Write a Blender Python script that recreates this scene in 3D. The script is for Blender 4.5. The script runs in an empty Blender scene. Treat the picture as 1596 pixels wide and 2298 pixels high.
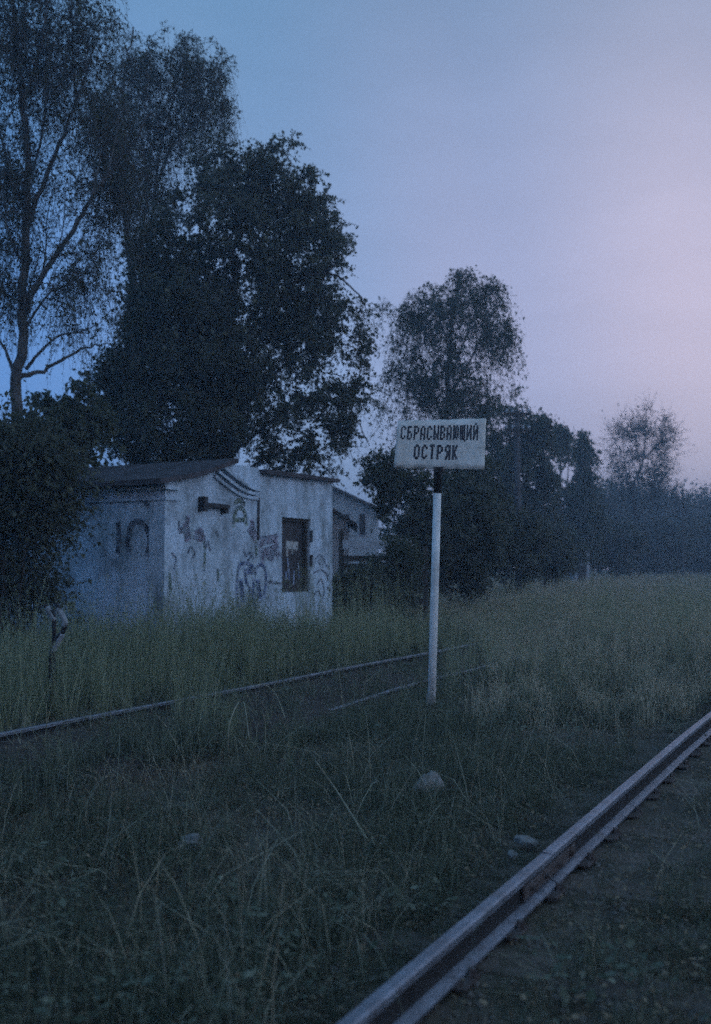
import bpy, math, random
import numpy as np
from mathutils import Vector

R = math.radians
rng = np.random.default_rng(7)
random.seed(7)
S = bpy.context.scene
COL = S.collection

# ------------------------------------------------------------------ camera
W0, H0, FPX = 1596.0, 2297.0, 2233.0          # photo measured at this size
CX, CY, CAMZ, PITCH = 798.0, 1148.5, 1.5, R(3.06)
cam_d = bpy.data.cameras.new('camera')
cam = bpy.data.objects.new('camera', cam_d); COL.objects.link(cam)
cam.location = (0, 0, CAMZ)
cam.rotation_euler = (R(90) + PITCH, 0, 0)
cam_d.sensor_fit = 'VERTICAL'; cam_d.sensor_height = 36.0; cam_d.sensor_width = 25.0
cam_d.lens = FPX / H0 * 36.0
cam_d.clip_start = 0.05; cam_d.clip_end = 3000
cam_d.dof.use_dof = True; cam_d.dof.focus_distance = 8.5; cam_d.dof.aperture_fstop = 1.6
S.camera = cam

# ------------------------------------------------------------------ sky and light
SUN_AZ, SUN_EL = R(100), R(2.5)                 # azimuth clockwise from +Y
world = bpy.data.worlds.new('World'); S.world = world
world.use_nodes = True
nt = world.node_tree; nt.nodes.clear()
def N(t, **kw):
    n = nt.nodes.new(t)
    for k, v in kw.items(): setattr(n, k, v)
    return n
out = N('ShaderNodeOutputWorld')
sky = N('ShaderNodeTexSky', sky_type='NISHITA', sun_disc=False, sun_elevation=SUN_EL, sun_rotation=SUN_AZ)
sky.air_density = 1.0; sky.dust_density = 0.6; sky.ozone_density = 3.0
bg1 = N('ShaderNodeBackground'); bg1.inputs['Strength'].default_value = 0.05
nt.links.new(sky.outputs[0], bg1.inputs['Color'])
# dusk gradient: bright towards the set sun (out of frame, right), bluer away from it and overhead
tc = N('ShaderNodeTexCoord')
nrm = N('ShaderNodeVectorMath', operation='NORMALIZE'); nt.links.new(tc.outputs['Generated'], nrm.inputs[0])
dot = N('ShaderNodeVectorMath', operation='DOT_PRODUCT'); ge = R(8)
dot.inputs[1].default_value = (math.sin(SUN_AZ) * math.cos(ge), math.cos(SUN_AZ) * math.cos(ge), math.sin(ge))
nt.links.new(nrm.outputs[0], dot.inputs[0])
mr = N('ShaderNodeMapRange'); mr.inputs['From Min'].default_value = -1; mr.inputs['From Max'].default_value = 1
nt.links.new(dot.outputs['Value'], mr.inputs['Value'])
ramp = N('ShaderNodeValToRGB'); ramp.color_ramp.interpolation = 'EASE'
cr = ramp.color_ramp
cr.elements[0].position = 0.0; cr.elements[0].color = (0.085, 0.24, 0.66, 1)
cr.elements[1].position = 1.0; cr.elements[1].color = (0.48, 0.61, 0.95, 1)
for p, c in ((0.27, (0.12, 0.28, 0.68, 1)), (0.40, (0.27, 0.385, 0.65, 1)), (0.50, (0.44, 0.445, 0.66, 1)), (0.60, (0.68, 0.57, 0.70, 1)), (0.78, (0.55, 0.60, 0.85, 1))):
    e = cr.elements.new(p); e.color = c
nt.links.new(mr.outputs[0], ramp.inputs[0])
sx = N('ShaderNodeSeparateXYZ'); nt.links.new(nrm.outputs[0], sx.inputs[0])
mz = N('ShaderNodeMapRange', interpolation_type='SMOOTHSTEP'); mz.inputs['From Min'].default_value = 0.12; mz.inputs['From Max'].default_value = 0.72
mz.inputs['To Max'].default_value = 0.85
nt.links.new(sx.outputs['Z'], mz.inputs['Value'])
zen = N('ShaderNodeMix', data_type='RGBA'); zen.inputs[7].default_value = (0.055, 0.19, 0.325, 1)
nt.links.new(mz.outputs[0], zen.inputs[0]); nt.links.new(ramp.outputs[0], zen.inputs[6])
bg2 = N('ShaderNodeBackground'); bg2.inputs['Strength'].default_value = 0.92
cn = N('ShaderNodeTexNoise'); cn.inputs['Scale'].default_value = 2.6; cn.inputs['Detail'].default_value = 7; cn.inputs['Roughness'].default_value = .6
cmp_ = N('ShaderNodeMapping'); cmp_.inputs['Scale'].default_value = (1, 1, 3.5); nt.links.new(nrm.outputs[0], cmp_.inputs[0]); nt.links.new(cmp_.outputs[0], cn.inputs['Vector'])
cm = N('ShaderNodeMapRange'); cm.inputs['From Min'].default_value = .3; cm.inputs['From Max'].default_value = .7; cm.inputs['To Min'].default_value = .93; cm.inputs['To Max'].default_value = 1.07
nt.links.new(cn.outputs[0], cm.inputs['Value'])
sc_ = N('ShaderNodeVectorMath', operation='SCALE'); nt.links.new(zen.outputs[2], sc_.inputs[0]); nt.links.new(cm.outputs[0], sc_.inputs['Scale'])
nt.links.new(sc_.outputs[0], bg2.inputs['Color'])
add = N('ShaderNodeAddShader')
nt.links.new(bg1.outputs[0], add.inputs[0]); nt.links.new(bg2.outputs[0], add.inputs[1])
nt.links.new(add.outputs[0], out.inputs['Surface'])

sun_d = bpy.data.lights.new('sun', 'SUN'); sun_d.energy = 0.35; sun_d.angle = R(40); sun_d.color = (0.62, 0.78, 1.0)
sun = bpy.data.objects.new('sun', sun_d); COL.objects.link(sun)
sv = Vector((math.sin(SUN_AZ) * math.cos(R(12)), math.cos(SUN_AZ) * math.cos(R(12)), math.sin(R(12))))
sun.rotation_euler = sv.to_track_quat('Z', 'Y').to_euler(); sun.location = sv * 60

vs = S.view_settings
vs.view_transform = 'Standard'; vs.look = 'None'; vs.exposure = 0.3; vs.gamma = 1.0; vs.use_curve_mapping = False
S.cycles.use_denoising = False
S.cycles.use_adaptive_sampling = True; S.cycles.adaptive_threshold = 0.06; S.cycles.adaptive_min_samples = 24
S.cycles.max_bounces = 5; S.cycles.diffuse_bounces = 3; S.cycles.transmission_bounces = 3
S.cycles.transparent_max_bounces = 4; S.cycles.volume_bounces = 0

# ------------------------------------------------------------------ pixel -> place
cp, sp_ = math.cos(PITCH), math.sin(PITCH)
def ray(x, y):
    u, v = (x - CX) / FPX, -(y - CY) / FPX
    return Vector((u, cp - sp_ * v, sp_ + cp * v))
def gp(x, y, z=0.0):
    d = ray(x, y); k = (z - CAMZ) / d.z
    return Vector((d.x * k, d.y * k, z))
def pt(x, y, Y):
    d = ray(x, y); k = Y / d.y
    return Vector((d.x * k, Y, CAMZ + d.z * k))
_v = ray(1992, 1268); TH = math.atan2(_v.x, _v.y)
T = Vector((math.sin(TH), math.cos(TH), 0)); NL = Vector((-math.cos(TH), math.sin(TH), 0))
def tp(p, s, z=0.0):                           # track coordinates: p metres left of the camera line, s along the rails
    return NL * p + T * s + Vector((0, 0, z))
def lat(v): return v.x * NL.x + v.y * NL.y
def along(v): return v.x * T.x + v.y * T.y
RH = 0.14
P_NEAR = lat(gp(792, 2280, RH))
P_FARL = lat(gp(961, 1453, RH))
P_FARR = P_FARL - 1.56

# ------------------------------------------------------------------ materials
def mat(name, col, rough=0.8, metal=0.0, var=0.0, scale=8.0, bump=0.0, bscale=40.0, col2=None, detail=6.0, spec=0.3, coords='Object', lo=0.35, hi=0.65):
    m = bpy.data.materials.new(name); m.use_nodes = True
    t = m.node_tree; b = t.nodes['Principled BSDF']
    b.inputs['Roughness'].default_value = rough; b.inputs['Metallic'].default_value = metal
    b.inputs['Specular IOR Level'].default_value = spec
    c1 = (*col, 1); c2 = (*(col2 if col2 else [c * (1 - var) for c in col]), 1)
    tx = t.nodes.new('ShaderNodeTexCoord')
    if col2 or var:
        n = t.nodes.new('ShaderNodeTexNoise'); n.inputs['Scale'].default_value = scale; n.inputs['Detail'].default_value = detail
        n.inputs['Roughness'].default_value = 0.65
        r = t.nodes.new('ShaderNodeValToRGB'); r.color_ramp.elements[0].position = lo; r.color_ramp.elements[1].position = hi
        r.color_ramp.elements[0].color = c2; r.color_ramp.elements[1].color = c1
        t.links.new(tx.outputs[coords], n.inputs['Vector']); t.links.new(n.outputs[0], r.inputs[0]); t.links.new(r.outputs[0], b.inputs['Base Color'])
    else:
        b.inputs['Base Color'].default_value = c1
    if bump:
        n2 = t.nodes.new('ShaderNodeTexNoise'); n2.inputs['Scale'].default_value = bscale; n2.inputs['Detail'].default_value = 8
        bp = t.nodes.new('ShaderNodeBump'); bp.inputs['Strength'].default_value = bump; bp.inputs['Distance'].default_value = 0.02
        t.links.new(tx.outputs[coords], n2.inputs['Vector']); t.links.new(n2.outputs[0], bp.inputs['Height']); t.links.new(bp.outputs[0], b.inputs['Normal'])
    return m

def leaf_mat(name, c1, c2, trans=0.35):
    m = bpy.data.materials.new(name); m.use_nodes = True
    t = m.node_tree; t.nodes.clear()
    o = t.nodes.new('ShaderNodeOutputMaterial'); g = t.nodes.new('ShaderNodeNewGeometry')
    r = t.nodes.new('ShaderNodeValToRGB'); r.color_ramp.elements[0].color = (*c1, 1); r.color_ramp.elements[1].color = (*c2, 1)
    d = t.nodes.new('ShaderNodeBsdfDiffuse'); tr = t.nodes.new('ShaderNodeBsdfTranslucent'); mx = t.nodes.new('ShaderNodeMixShader')
    mx.inputs[0].default_value = trans
    t.links.new(g.outputs['Random Per Island'], r.inputs[0])
    t.links.new(r.outputs[0], d.inputs['Color']); t.links.new(r.outputs[0], tr.inputs['Color'])
    t.links.new(d.outputs[0], mx.inputs[1]); t.links.new(tr.outputs[0], mx.inputs[2]); t.links.new(mx.outputs[0], o.inputs['Surface'])
    return m

M = {}
M['soil'] = mat('soil', (0.15, 0.135, 0.11), 0.95, var=0.0, col2=(0.055, 0.052, 0.044), scale=1.3, bump=0.9, bscale=9, detail=12, spec=0.1)
M['plaster'] = None
M['roof'] = mat('roofing_felt', (0.085, 0.075, 0.085), 0.85, col2=(0.035, 0.032, 0.036), scale=3, bump=0.4, bscale=25)
M['rail'] = mat('weathered_rail_steel', (0.26, 0.29, 0.35), 0.42, 0.5, col2=(0.15, 0.155, 0.18), scale=9, bump=0.25, bscale=60, spec=0.5)
M['old_white'] = mat('scuffed_white_paint', (.30, .33, .36), .8, col2=(.12, .12, .12), scale=25, lo=.3, hi=.6)
M['rust'] = mat('rusty_steel', (0.14, 0.125, 0.125), 0.7, 0.3, col2=(0.06, 0.038, 0.03), scale=20, bump=0.4, bscale=70)
M['sleeper'] = mat('old_sleeper_wood', (0.15, 0.125, 0.105), 0.9, col2=(0.075, 0.064, 0.054), scale=10, bump=0.6, bscale=30)
M['white_paint'] = mat('white_paint', (0.80, 0.81, 0.81), 0.65, col2=(0.42, 0.41, 0.40), scale=5, bump=0.25, bscale=60, lo=0.25, hi=0.6)
M['board'] = mat('sign_enamel', (0.80, 0.81, 0.78), 0.55, col2=(0.46, 0.45, 0.41), scale=4, bump=0.15, bscale=40, lo=0.2, hi=0.62)
M['letter'] = mat('stencil_paint', (0.03, 0.034, 0.05), 0.7, col2=(.16, .17, .19), scale=22, lo=.3, hi=.5)
M['dark_metal'] = mat('dark_metal', (0.03, 0.03, 0.035), 0.6, 0.2, var=0.4, scale=12)
M['dark_wood'] = mat('weathered_wood', (0.085, 0.075, 0.068), 0.9, var=0.5, scale=9, bump=0.4, bscale=40)
M['pale_wood'] = mat('pale_painted_wood', (0.50, 0.54, 0.60), 0.8, var=0.3, scale=6)
M['stone'] = mat('pale_stone', (0.30, 0.29, 0.28), 0.9, var=0.4, scale=6, bump=0.6, bscale=18)
M['shutter'] = mat('shutter_sheet', (0.055, 0.05, 0.055), 0.6, 0.2, col2=(0.028, 0.026, 0.03), scale=7, bump=0.2, bscale=30)
M['house_wall'] = mat('house_plaster', (0.62, 0.66, 0.70), 0.9, var=0.3, scale=2)
M['slate'] = mat('house_roofing', (0.13, 0.12, 0.125), 0.8, var=0.3, scale=3)
M['glass'] = mat('dark_window', (0.03, 0.032, 0.04), 0.15, spec=0.5)
M['bark_birch'] = mat('birch_bark', (0.13, 0.125, 0.12), 0.9, col2=(0.03, 0.028, 0.026), scale=5, bump=0.5, bscale=14)
M['bark'] = mat('dark_bark', (0.055, 0.045, 0.038), 0.95, var=0.5, scale=7, bump=0.6, bscale=20)
M['leaf_birch'] = leaf_mat('birch_leaves', (0.045, 0.06, 0.045), (0.12, 0.135, 0.09), .45)
M['leaf_dark'] = leaf_mat('dark_leaves', (0.045, 0.058, 0.045), (0.18, 0.19, 0.135), 0.45)
M['leaf_mid'] = leaf_mat('mid_leaves', (0.05, 0.065, 0.045), (0.14, 0.155, 0.10), .45)
M['leaf_far'] = leaf_mat('far_leaves', (0.055, 0.065, 0.05), (0.15, 0.155, 0.11), .45)
M['grass_low'] = leaf_mat('low_grass', (0.04, 0.056, 0.038), (0.23, 0.25, 0.175), 0.35)
M['grass_tall'] = leaf_mat('tall_grass', (0.12, 0.15, 0.085), (0.42, 0.44, 0.29), 0.35)
M['grass_meadow'] = leaf_mat('meadow_grass', (0.30, 0.275, 0.19), (0.68, 0.61, 0.46), 0.35)
M['stalk'] = mat('dry_stalk', (0.34, 0.33, 0.24), 0.9, var=0.3, scale=15)
M['litter'] = leaf_mat('dead_leaf_litter', (0.09, 0.072, 0.05), (0.32, 0.26, 0.18), 0.2)
for k, c in (('paint_black', (0.085, 0.10, 0.15)), ('paint_blue', (0.10, 0.15, 0.34)), ('paint_red', (0.30, 0.27, 0.37)), ('paint_green', (0.17, 0.24, 0.15)), ('paint_pale', (0.5, 0.52, 0.52))):
    M[k] = mat(k, c, 0.85, col2=(0.42, 0.50, 0.60) if k != 'paint_pale' else (.3, .3, .3), scale=9, lo=.36, hi=.62)

# stained whitewash: run-down streaks, patches of bare render
def plaster():
    m = bpy.data.materials.new('stained_whitewash'); m.use_nodes = True
    t = m.node_tree; b = t.nodes['Principled BSDF']; b.inputs['Roughness'].default_value = 0.9; b.inputs['Specular IOR Level'].default_value = 0.15
    tx = t.nodes.new('ShaderNodeTexCoord')
    def noise(scale, vec, det=8):
        mp = t.nodes.new('ShaderNodeMapping'); mp.inputs['Scale'].default_value = vec
        n = t.nodes.new('ShaderNodeTexNoise'); n.inputs['Scale'].default_value = scale; n.inputs['Detail'].default_value = det; n.inputs['Roughness'].default_value = 0.7
        t.links.new(tx.outputs['Object'], mp.inputs[0]); t.links.new(mp.outputs[0], n.inputs['Vector']); return n
    a = noise(1.6, (1, 1, 1)); s = noise(2.0, (1.6, 1.6, 0.35)); f = noise(18, (1, 1, 1))
    r1 = t.nodes.new('ShaderNodeValToRGB'); e = r1.color_ramp
    e.elements[0].position = 0.33; e.elements[0].color = (0.27, 0.32, 0.37, 1); e.elements[1].position = 0.54; e.elements[1].color = (0.58, 0.70, 0.84, 1)
    r2 = t.nodes.new('ShaderNodeValToRGB'); e = r2.color_ramp
    e.elements[0].position = 0.34; e.elements[0].color = (0.60, 0.60, 0.56, 1); e.elements[1].position = 0.55; e.elements[1].color = (1, 1, 1, 1)
    r3 = t.nodes.new('ShaderNodeValToRGB'); e = r3.color_ramp
    e.elements[0].position = 0.3; e.elements[0].color = (0.66, 0.66, 0.66, 1); e.elements[1].position = 0.6; e.elements[1].color = (1, 1, 1, 1)
    t.links.new(a.outputs[0], r1.inputs[0]); t.links.new(s.outputs[0], r2.inputs[0]); t.links.new(f.outputs[0], r3.inputs[0])
    def mul(x, y):
        q = t.nodes.new('ShaderNodeMix'); q.data_type = 'RGBA'; q.blend_type = 'MULTIPLY'; q.inputs[0].default_value = 1
        t.links.new(x, q.inputs[6]); t.links.new(y, q.inputs[7]); return q.outputs[2]
    t.links.new(mul(mul(r1.outputs[0], r2.outputs[0]), r3.outputs[0]), b.inputs['Base Color'])
    bp = t.nodes.new('ShaderNodeBump'); bp.inputs['Strength'].default_value = 0.5; bp.inputs['Distance'].default_value = 0.02
    t.links.new(f.outputs[0], bp.inputs['Height']); t.links.new(bp.outputs[0], b.inputs['Normal'])
    return m
M['plaster'] = plaster()

# ------------------------------------------------------------------ mesh helpers
def tag(o, label=None, cat=None, group=None, kind=None):
    if label: o['label'] = label
    if cat: o['category'] = cat
    if group: o['group'] = group
    if kind: o['kind'] = kind
    return o
def empty(name, loc, label, cat, group=None):
    o = bpy.data.objects.new(name, None); COL.objects.link(o); o.location = loc; o.empty_display_size = 0.2
    return tag(o, label, cat, group)
def link(name, me, parent=None, world_loc=None):
    o = bpy.data.objects.new(name, me); COL.objects.link(o)
    if parent is not None:
        o.parent = parent
    return o
def np_mesh(name, V, F, m, parent=None, smooth=False, origin=None):
    """V (n,3) world coordinates, F (k,3|4) ints; put under parent with the parent's offset taken off."""
    V = np.asarray(V, dtype=np.float32)
    if origin is not None: V = V - np.asarray(origin, dtype=np.float32)
    F = np.asarray(F, dtype=np.int32); k = F.shape[1]
    me = bpy.data.meshes.new(name)
    me.vertices.add(len(V)); me.vertices.foreach_set('co', V.ravel())
    me.loops.add(F.size); me.loops.foreach_set('vertex_index', F.ravel())
    me.polygons.add(len(F)); me.polygons.foreach_set('loop_start', np.arange(0, F.size, k, dtype=np.int32))
    if smooth: me.polygons.foreach_set('use_smooth', np.ones(len(F), dtype=bool))
    me.materials.append(m); me.update(calc_edges=True); me.validate()
    return me
def wloc(o):
    v = Vector((0, 0, 0))
    while o is not None:
        v = v + Vector(o.location); o = o.parent
    return v
class MB:
    """collects boxes, prisms and tubes in world coordinates; build() links them as one mesh object."""
    def __init__(s): s.v = []; s.f = []
    def add(s, vs_, fs):
        b = len(s.v); s.v += [Vector(p) for p in vs_]; s.f += [tuple(i + b for i in f) for f in fs]
        return s
    def frame(s, o, a, b, c):                  # box from corner o with edge vectors a b c
        o, a, b, c = map(Vector, (o, a, b, c))
        if a.cross(b).dot(c) < 0: a, b = b, a
        return s.add([o, o + a, o + a + b, o + b, o + c, o + a + c, o + a + b + c, o + b + c],
                     [(0, 3, 2, 1), (4, 5, 6, 7), (0, 1, 5, 4), (1, 2, 6, 5), (2, 3, 7, 6), (3, 0, 4, 7)])
    def box(s, c, size):
        c = Vector(c); x, y, z = size
        return s.frame(c - Vector((x, y, z)) / 2, (x, 0, 0), (0, y, 0), (0, 0, z))
    def prism(s, pts, d):                      # polygon (world points) extruded by vector d
        n = len(pts); d = Vector(d); P = [Vector(p) for p in pts]
        nn = Vector((0, 0, 0))
        for i in range(n): nn += P[i].cross(P[(i + 1) % n])
        if nn.dot(d) > 0: P.reverse()
        return s.add(P + [p + d for p in P], [tuple(range(n)), tuple(range(2 * n - 1, n - 1, -1))] +
                     [(i, i + n, (i + 1) % n + n, (i + 1) % n) for i in range(n)])
    def tube(s, pts, rad, sides=8):
        P = [Vector(p) for p in pts]; n = len(P)
        if not hasattr(rad, '__len__'): rad = [rad] * n
        vs_, fs = [], []
        for i, p in enumerate(P):
            d = (P[min(i + 1, n - 1)] - P[max(i - 1, 0)]).normalized()
            u = d.cross(Vector((0.3, 1, 0.2))).normalized(); w = d.cross(u)
            for k in range(sides):
                a = 2 * math.pi * k / sides
                vs_.append(p + (u * math.cos(a) + w * math.sin(a)) * rad[i])
        for i in range(n - 1):
            for k in range(sides):
                k2 = (k + 1) % sides
                fs.append((i * sides + k, i * sides + k2, (i + 1) * sides + k2, (i + 1) * sides + k))
        fs.append(tuple(range(sides - 1, -1, -1))); fs.append(tuple(range((n - 1) * sides, n * sides)))
        return s.add(vs_, fs)
    def build(s, name, m, parent=None, smooth=False, bevel=0.0):
        off = wloc(parent) if parent else Vector((0, 0, 0))
        if parent is None and s.v:             # a thing of its own: put its origin at its base
            xs = [p.x for p in s.v]; ys = [p.y for p in s.v]
            off = Vector(((min(xs) + max(xs)) / 2, (min(ys) + max(ys)) / 2, min(p.z for p in s.v)))
        me = bpy.data.meshes.new(name)
        me.from_pydata([p - off for p in s.v], [], s.f); me.materials.append(m)
        if smooth: me.polygons.foreach_set('use_smooth', [True] * len(me.polygons))
        me.update()
        o = link(name, me, parent)
        if parent is None: o.location = off
        if bevel:
            b = o.modifiers.new('bevel', 'BEVEL'); b.width = bevel; b.segments = 2; b.limit_method = 'ANGLE'
        return o
def part_np(name, V, F, m, parent, smooth=False):
    off = wloc(parent)
    return link(name, np_mesh(name, V, F, m, smooth=smooth, origin=(off.x, off.y, off.z)), parent)

def tubes_np(P, rad, sides=3):
    """P (T,K,3) polylines, rad (T,K) -> V, F quads"""
    Tn, K, _ = P.shape
    d = np.empty_like(P); d[:, 1:-1] = P[:, 2:] - P[:, :-2]; d[:, 0] = P[:, 1] - P[:, 0]; d[:, -1] = P[:, -1] - P[:, -2]
    d /= np.linalg.norm(d, axis=2, keepdims=True) + 1e-9
    u = np.cross(d, np.array([0.31, 0.9, 0.27])); u /= np.linalg.norm(u, axis=2, keepdims=True) + 1e-9
    w = np.cross(d, u)
    a = np.arange(sides) * 2 * np.pi / sides
    V = P[:, :, None] + (u[:, :, None] * np.cos(a)[None, None, :, None] + w[:, :, None] * np.sin(a)[None, None, :, None]) * rad[:, :, None, None]
    idx = np.arange(Tn * K * sides).reshape(Tn, K, sides)
    q = np.stack([idx[:, :-1], np.roll(idx[:, :-1], -1, 2), np.roll(idx[:, 1:], -1, 2), idx[:, 1:]], -1)
    return V.reshape(-1, 3), q.reshape(-1, 4)

def catmull(pts, n):
    P = [Vector(p) for p in pts]; P = [P[0] * 2 - P[1]] + P + [P[-1] * 2 - P[-2]]
    outp = []
    segs = len(P) - 3
    for i in range(n):
        t = i / (n - 1) * segs; k = min(int(t), segs - 1); t -= k
        a, b, c, d = P[k:k + 4]
        outp.append(0.5 * ((2 * b) + (c - a) * t + (2 * a - 5 * b + 4 * c - d) * t * t + (3 * b - a - 3 * c + d) * t ** 3))
    return outp

# ------------------------------------------------------------------ trees
def smooth_noise(seed, freq):
    r = np.random.default_rng(seed); k = r.normal(size=(9, 3)); k /= np.linalg.norm(k, axis=1, keepdims=True)
    k *= freq * r.uniform(0.6, 1.7, (9, 1)); ph = r.uniform(0, 6.28, 9)
    return lambda X: np.sin(X @ k.T + ph).mean(1) * 2.2
def tree(name, label, cat, group, base, trunk, limbs, blobs, bark, leafm, nclus=200, ntwig=9, nleaf=10, leaf=0.07, twig=0.7,
         droop=0.35, seed=1, gap=-0.15, gfreq=1.1, brad=0.016, up=0.25, twr=0.004, outer=0.5, wide=0.32, gapdepth=0.0):
    """trunk: (points, r0, r1); limbs: list of the same; blobs: (centre, radii, weight)"""
    r = np.random.default_rng(seed)
    root = empty(name, base, label, cat, group)
    sk = []
    def path(pp, r0, r1, nm, sides):
        n = max(8, 4 * len(pp)); c = catmull(pp, n)
        for i in range(1, n - 1):
            c[i] = c[i] + Vector(r.normal(size=3)) * r0 * 0.22
        rad = [r0 + (r1 - r0) * (i / (n - 1)) ** 0.8 for i in range(n)]
        b = MB().tube(c, rad, sides); o = b.build(nm, bark, root, smooth=True)
        for i, p in enumerate(c):
            if i > 0 or nm != 'trunk': sk.append((*p, rad[i]))
        return o
    if trunk: path(trunk[0], trunk[1], trunk[2], 'trunk', 10)
    for lp in limbs: path(lp[0], lp[1], lp[2], 'limb' if trunk else 'stem', 7)
    # where the leaf clusters sit
    nz = smooth_noise(seed + 50, gfreq)
    wts = np.array([b[2] for b in blobs], float); wts /= wts.sum()
    C = []; ci = []
    while len(C) < nclus:
        bi = r.choice(len(blobs), p=wts); c, rd, _ = blobs[bi]
        d = r.normal(size=3); d /= np.linalg.norm(d); q = np.array(c) + np.array(rd) * d * r.random() ** outer
        if q[2] < 0.15: continue
        if nz(q[None])[0] < gap: continue
        C.append(q); ci.append(bi)
    C = np.array(C)
    SK = np.array([x[:3] for x in sk]); SR = np.array([x[3] for x in sk])
    dist0 = np.min(np.linalg.norm(C[:, None] - SK[None], axis=2), axis=1)
    order = np.argsort(dist0)
    paths = []; rads = []
    K = 6; tt = np.linspace(0, 1, K)[:, None]
    buf = np.zeros((len(SK) + nclus * 4, 3)); buf[:len(SK)] = SK; rb = np.zeros(len(buf)); rb[:len(SK)] = SR; nb = len(SK)
    tips = np.zeros((nclus, K, 3))
    for i in order:
        q = C[i]; dv = q - buf[:nb]
        cost = np.linalg.norm(dv, axis=1) + np.maximum(0, -dv[:, 2]) * 0.9
        j = int(np.argmin(cost)); a = buf[j]; L = np.linalg.norm(q - a)
        mid = (a + q) / 2 + np.array([0, 0, up * L]) + r.normal(size=3) * 0.10 * L
        p = (1 - tt) ** 2 * a + 2 * tt * (1 - tt) * mid + tt ** 2 * q
        p[1:-1] += r.normal(size=(K - 2, 3)) * 0.025 * L
        r0 = min(rb[j] * 0.75, brad * (0.5 + 0.6 * L)); r1 = max(twr, r0 * 0.35)
        paths.append(p); rads.append(np.linspace(r0, r1, K)); tips[i] = p
        for k in (2, 3, 4, 5):
            buf[nb] = p[k]; rb[nb] = rads[-1][k]; nb += 1
    V, F = tubes_np(np.array(paths), np.array(rads), 4)
    # twigs
    nt_ = nclus * ntwig
    ic = np.repeat(np.arange(nclus), ntwig)
    kk = r.integers(3, K, nt_); st = tips[ic, kk]
    cen = np.array([b[0] for b in blobs])[np.array(ci)[ic]]
    outw = st - cen; outw /= np.linalg.norm(outw, axis=1, keepdims=True) + 1e-6
    d = r.normal(size=(nt_, 3)); d /= np.linalg.norm(d, axis=1, keepdims=True)
    d = d + 0.5 * outw + np.array([0, 0, 0.15]); d /= np.linalg.norm(d, axis=1, keepdims=True)
    L = twig * r.uniform(0.45, 1.15, nt_)
    t4 = np.linspace(0, 1, 5)
    TW = st[:, None] + d[:, None] * (t4 * (1 - 0.3 * droop * t4))[None, :, None] * L[:, None, None]
    TW[:, :, 2] -= droop * (t4 ** 2)[None] * L[:, None] * r.uniform(0.5, 1.5, nt_)[:, None]
    TW[:, 1:] += r.normal(size=(nt_, 4, 3)) * 0.03 * L[:, None, None]
    V2, F2 = tubes_np(TW, np.repeat(np.linspace(twr, twr * 0.4, 5)[None], nt_, 0), 3)
    part_np('branches', np.vstack([V, V2]), np.vstack([F, F2 + len(V)]), bark, root)['kind'] = 'stuff'
    # leaves
    nl = nt_ * nleaf
    it = np.repeat(np.arange(nt_), nleaf); u = r.uniform(0.1, 1, nl) * 3.999; k = u.astype(int); fr = (u - k)[:, None]
    c = TW[it, k] * (1 - fr) + TW[it, k + 1] * fr
    sz = leaf * np.clip(r.lognormal(-0.12, 0.42, nl), .35, 1.8) * np.repeat(r.uniform(.75, 1.25, nt_), nleaf)
    c = c + r.normal(size=(nl, 3)) * sz[:, None] * 0.45
    a = r.normal(size=(nl, 3)) + np.array([0, 0, -0.9 * droop - 0.2]); a /= np.linalg.norm(a, axis=1, keepdims=True)
    b = np.cross(a, r.normal(size=(nl, 3))); b /= np.linalg.norm(b, axis=1, keepdims=True)
    a = a * (sz * 0.5)[:, None]; b = b * (sz * wide)[:, None]
    VL = np.stack([c - a, c + b - a * 0.15, c + a, c - b - a * 0.15], 1).reshape(-1, 3)
    FL = np.arange(nl * 4).reshape(-1, 4)
    part_np('crown' if trunk else 'foliage', VL, FL, leafm, root)['kind'] = 'stuff'
    return root
def blob(px, py, rx, ry, Y, rd=None, w=None, dy=0.0):
    c = pt(px, py, Y + dy); k = Y / FPX
    rd = rd if rd is not None else (rx + ry) / 2 * k
    return (tuple(c), (rx * k, rd, ry * k), (w / 300 if w is not None else 1) * (rx * ry) ** 0.75)
def pth(lst, Y, r0, r1, dy=0.0, amp=0.0):
    n = len(lst)
    return ([pt(x, y, Y + dy * i / (n - 1)) for i, (x, y) in enumerate(lst)], r0, r1)

# ------------------------------------------------------------------ ground
def ground_mesh():
    a = np.linspace(-1, 1, 181); g = np.sign(a) * np.abs(a) ** 3.2 * 280
    X, Y = np.meshgrid(g, g + 0); X = X.ravel(); Y = Y.ravel() + 12
    n1, n2 = smooth_noise(3, 0.9), smooth_noise(4, 3.5)
    Z = 0.03 * n1(np.stack([X, Y, X * 0], 1)) + 0.012 * n2(np.stack([X, Y, X * 0], 1)) - 0.035
    p = X * NL.x + Y * NL.y
    def near(c, w): return np.exp(-((p - c) / w) ** 2)
    k = np.clip(near(P_NEAR - 0.3, 1.3) + near(P_FARL - 0.7, 1.6), 0, 1)
    Z = Z * (1 - k) + k * (-0.03 + 0.25 * (Z + 0.035))
    n = len(a); i = np.arange(n * n).reshape(n, n)
    F = np.stack([i[:-1, :-1], i[:-1, 1:], i[1:, 1:], i[1:, :-1]], -1).reshape(-1, 4)
    return np.stack([X, Y, Z], 1), F
Vg, Fg = ground_mesh()
link('ground', np_mesh('ground', Vg, Fg, M['soil'], smooth=True))['kind'] = 'structure'

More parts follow.
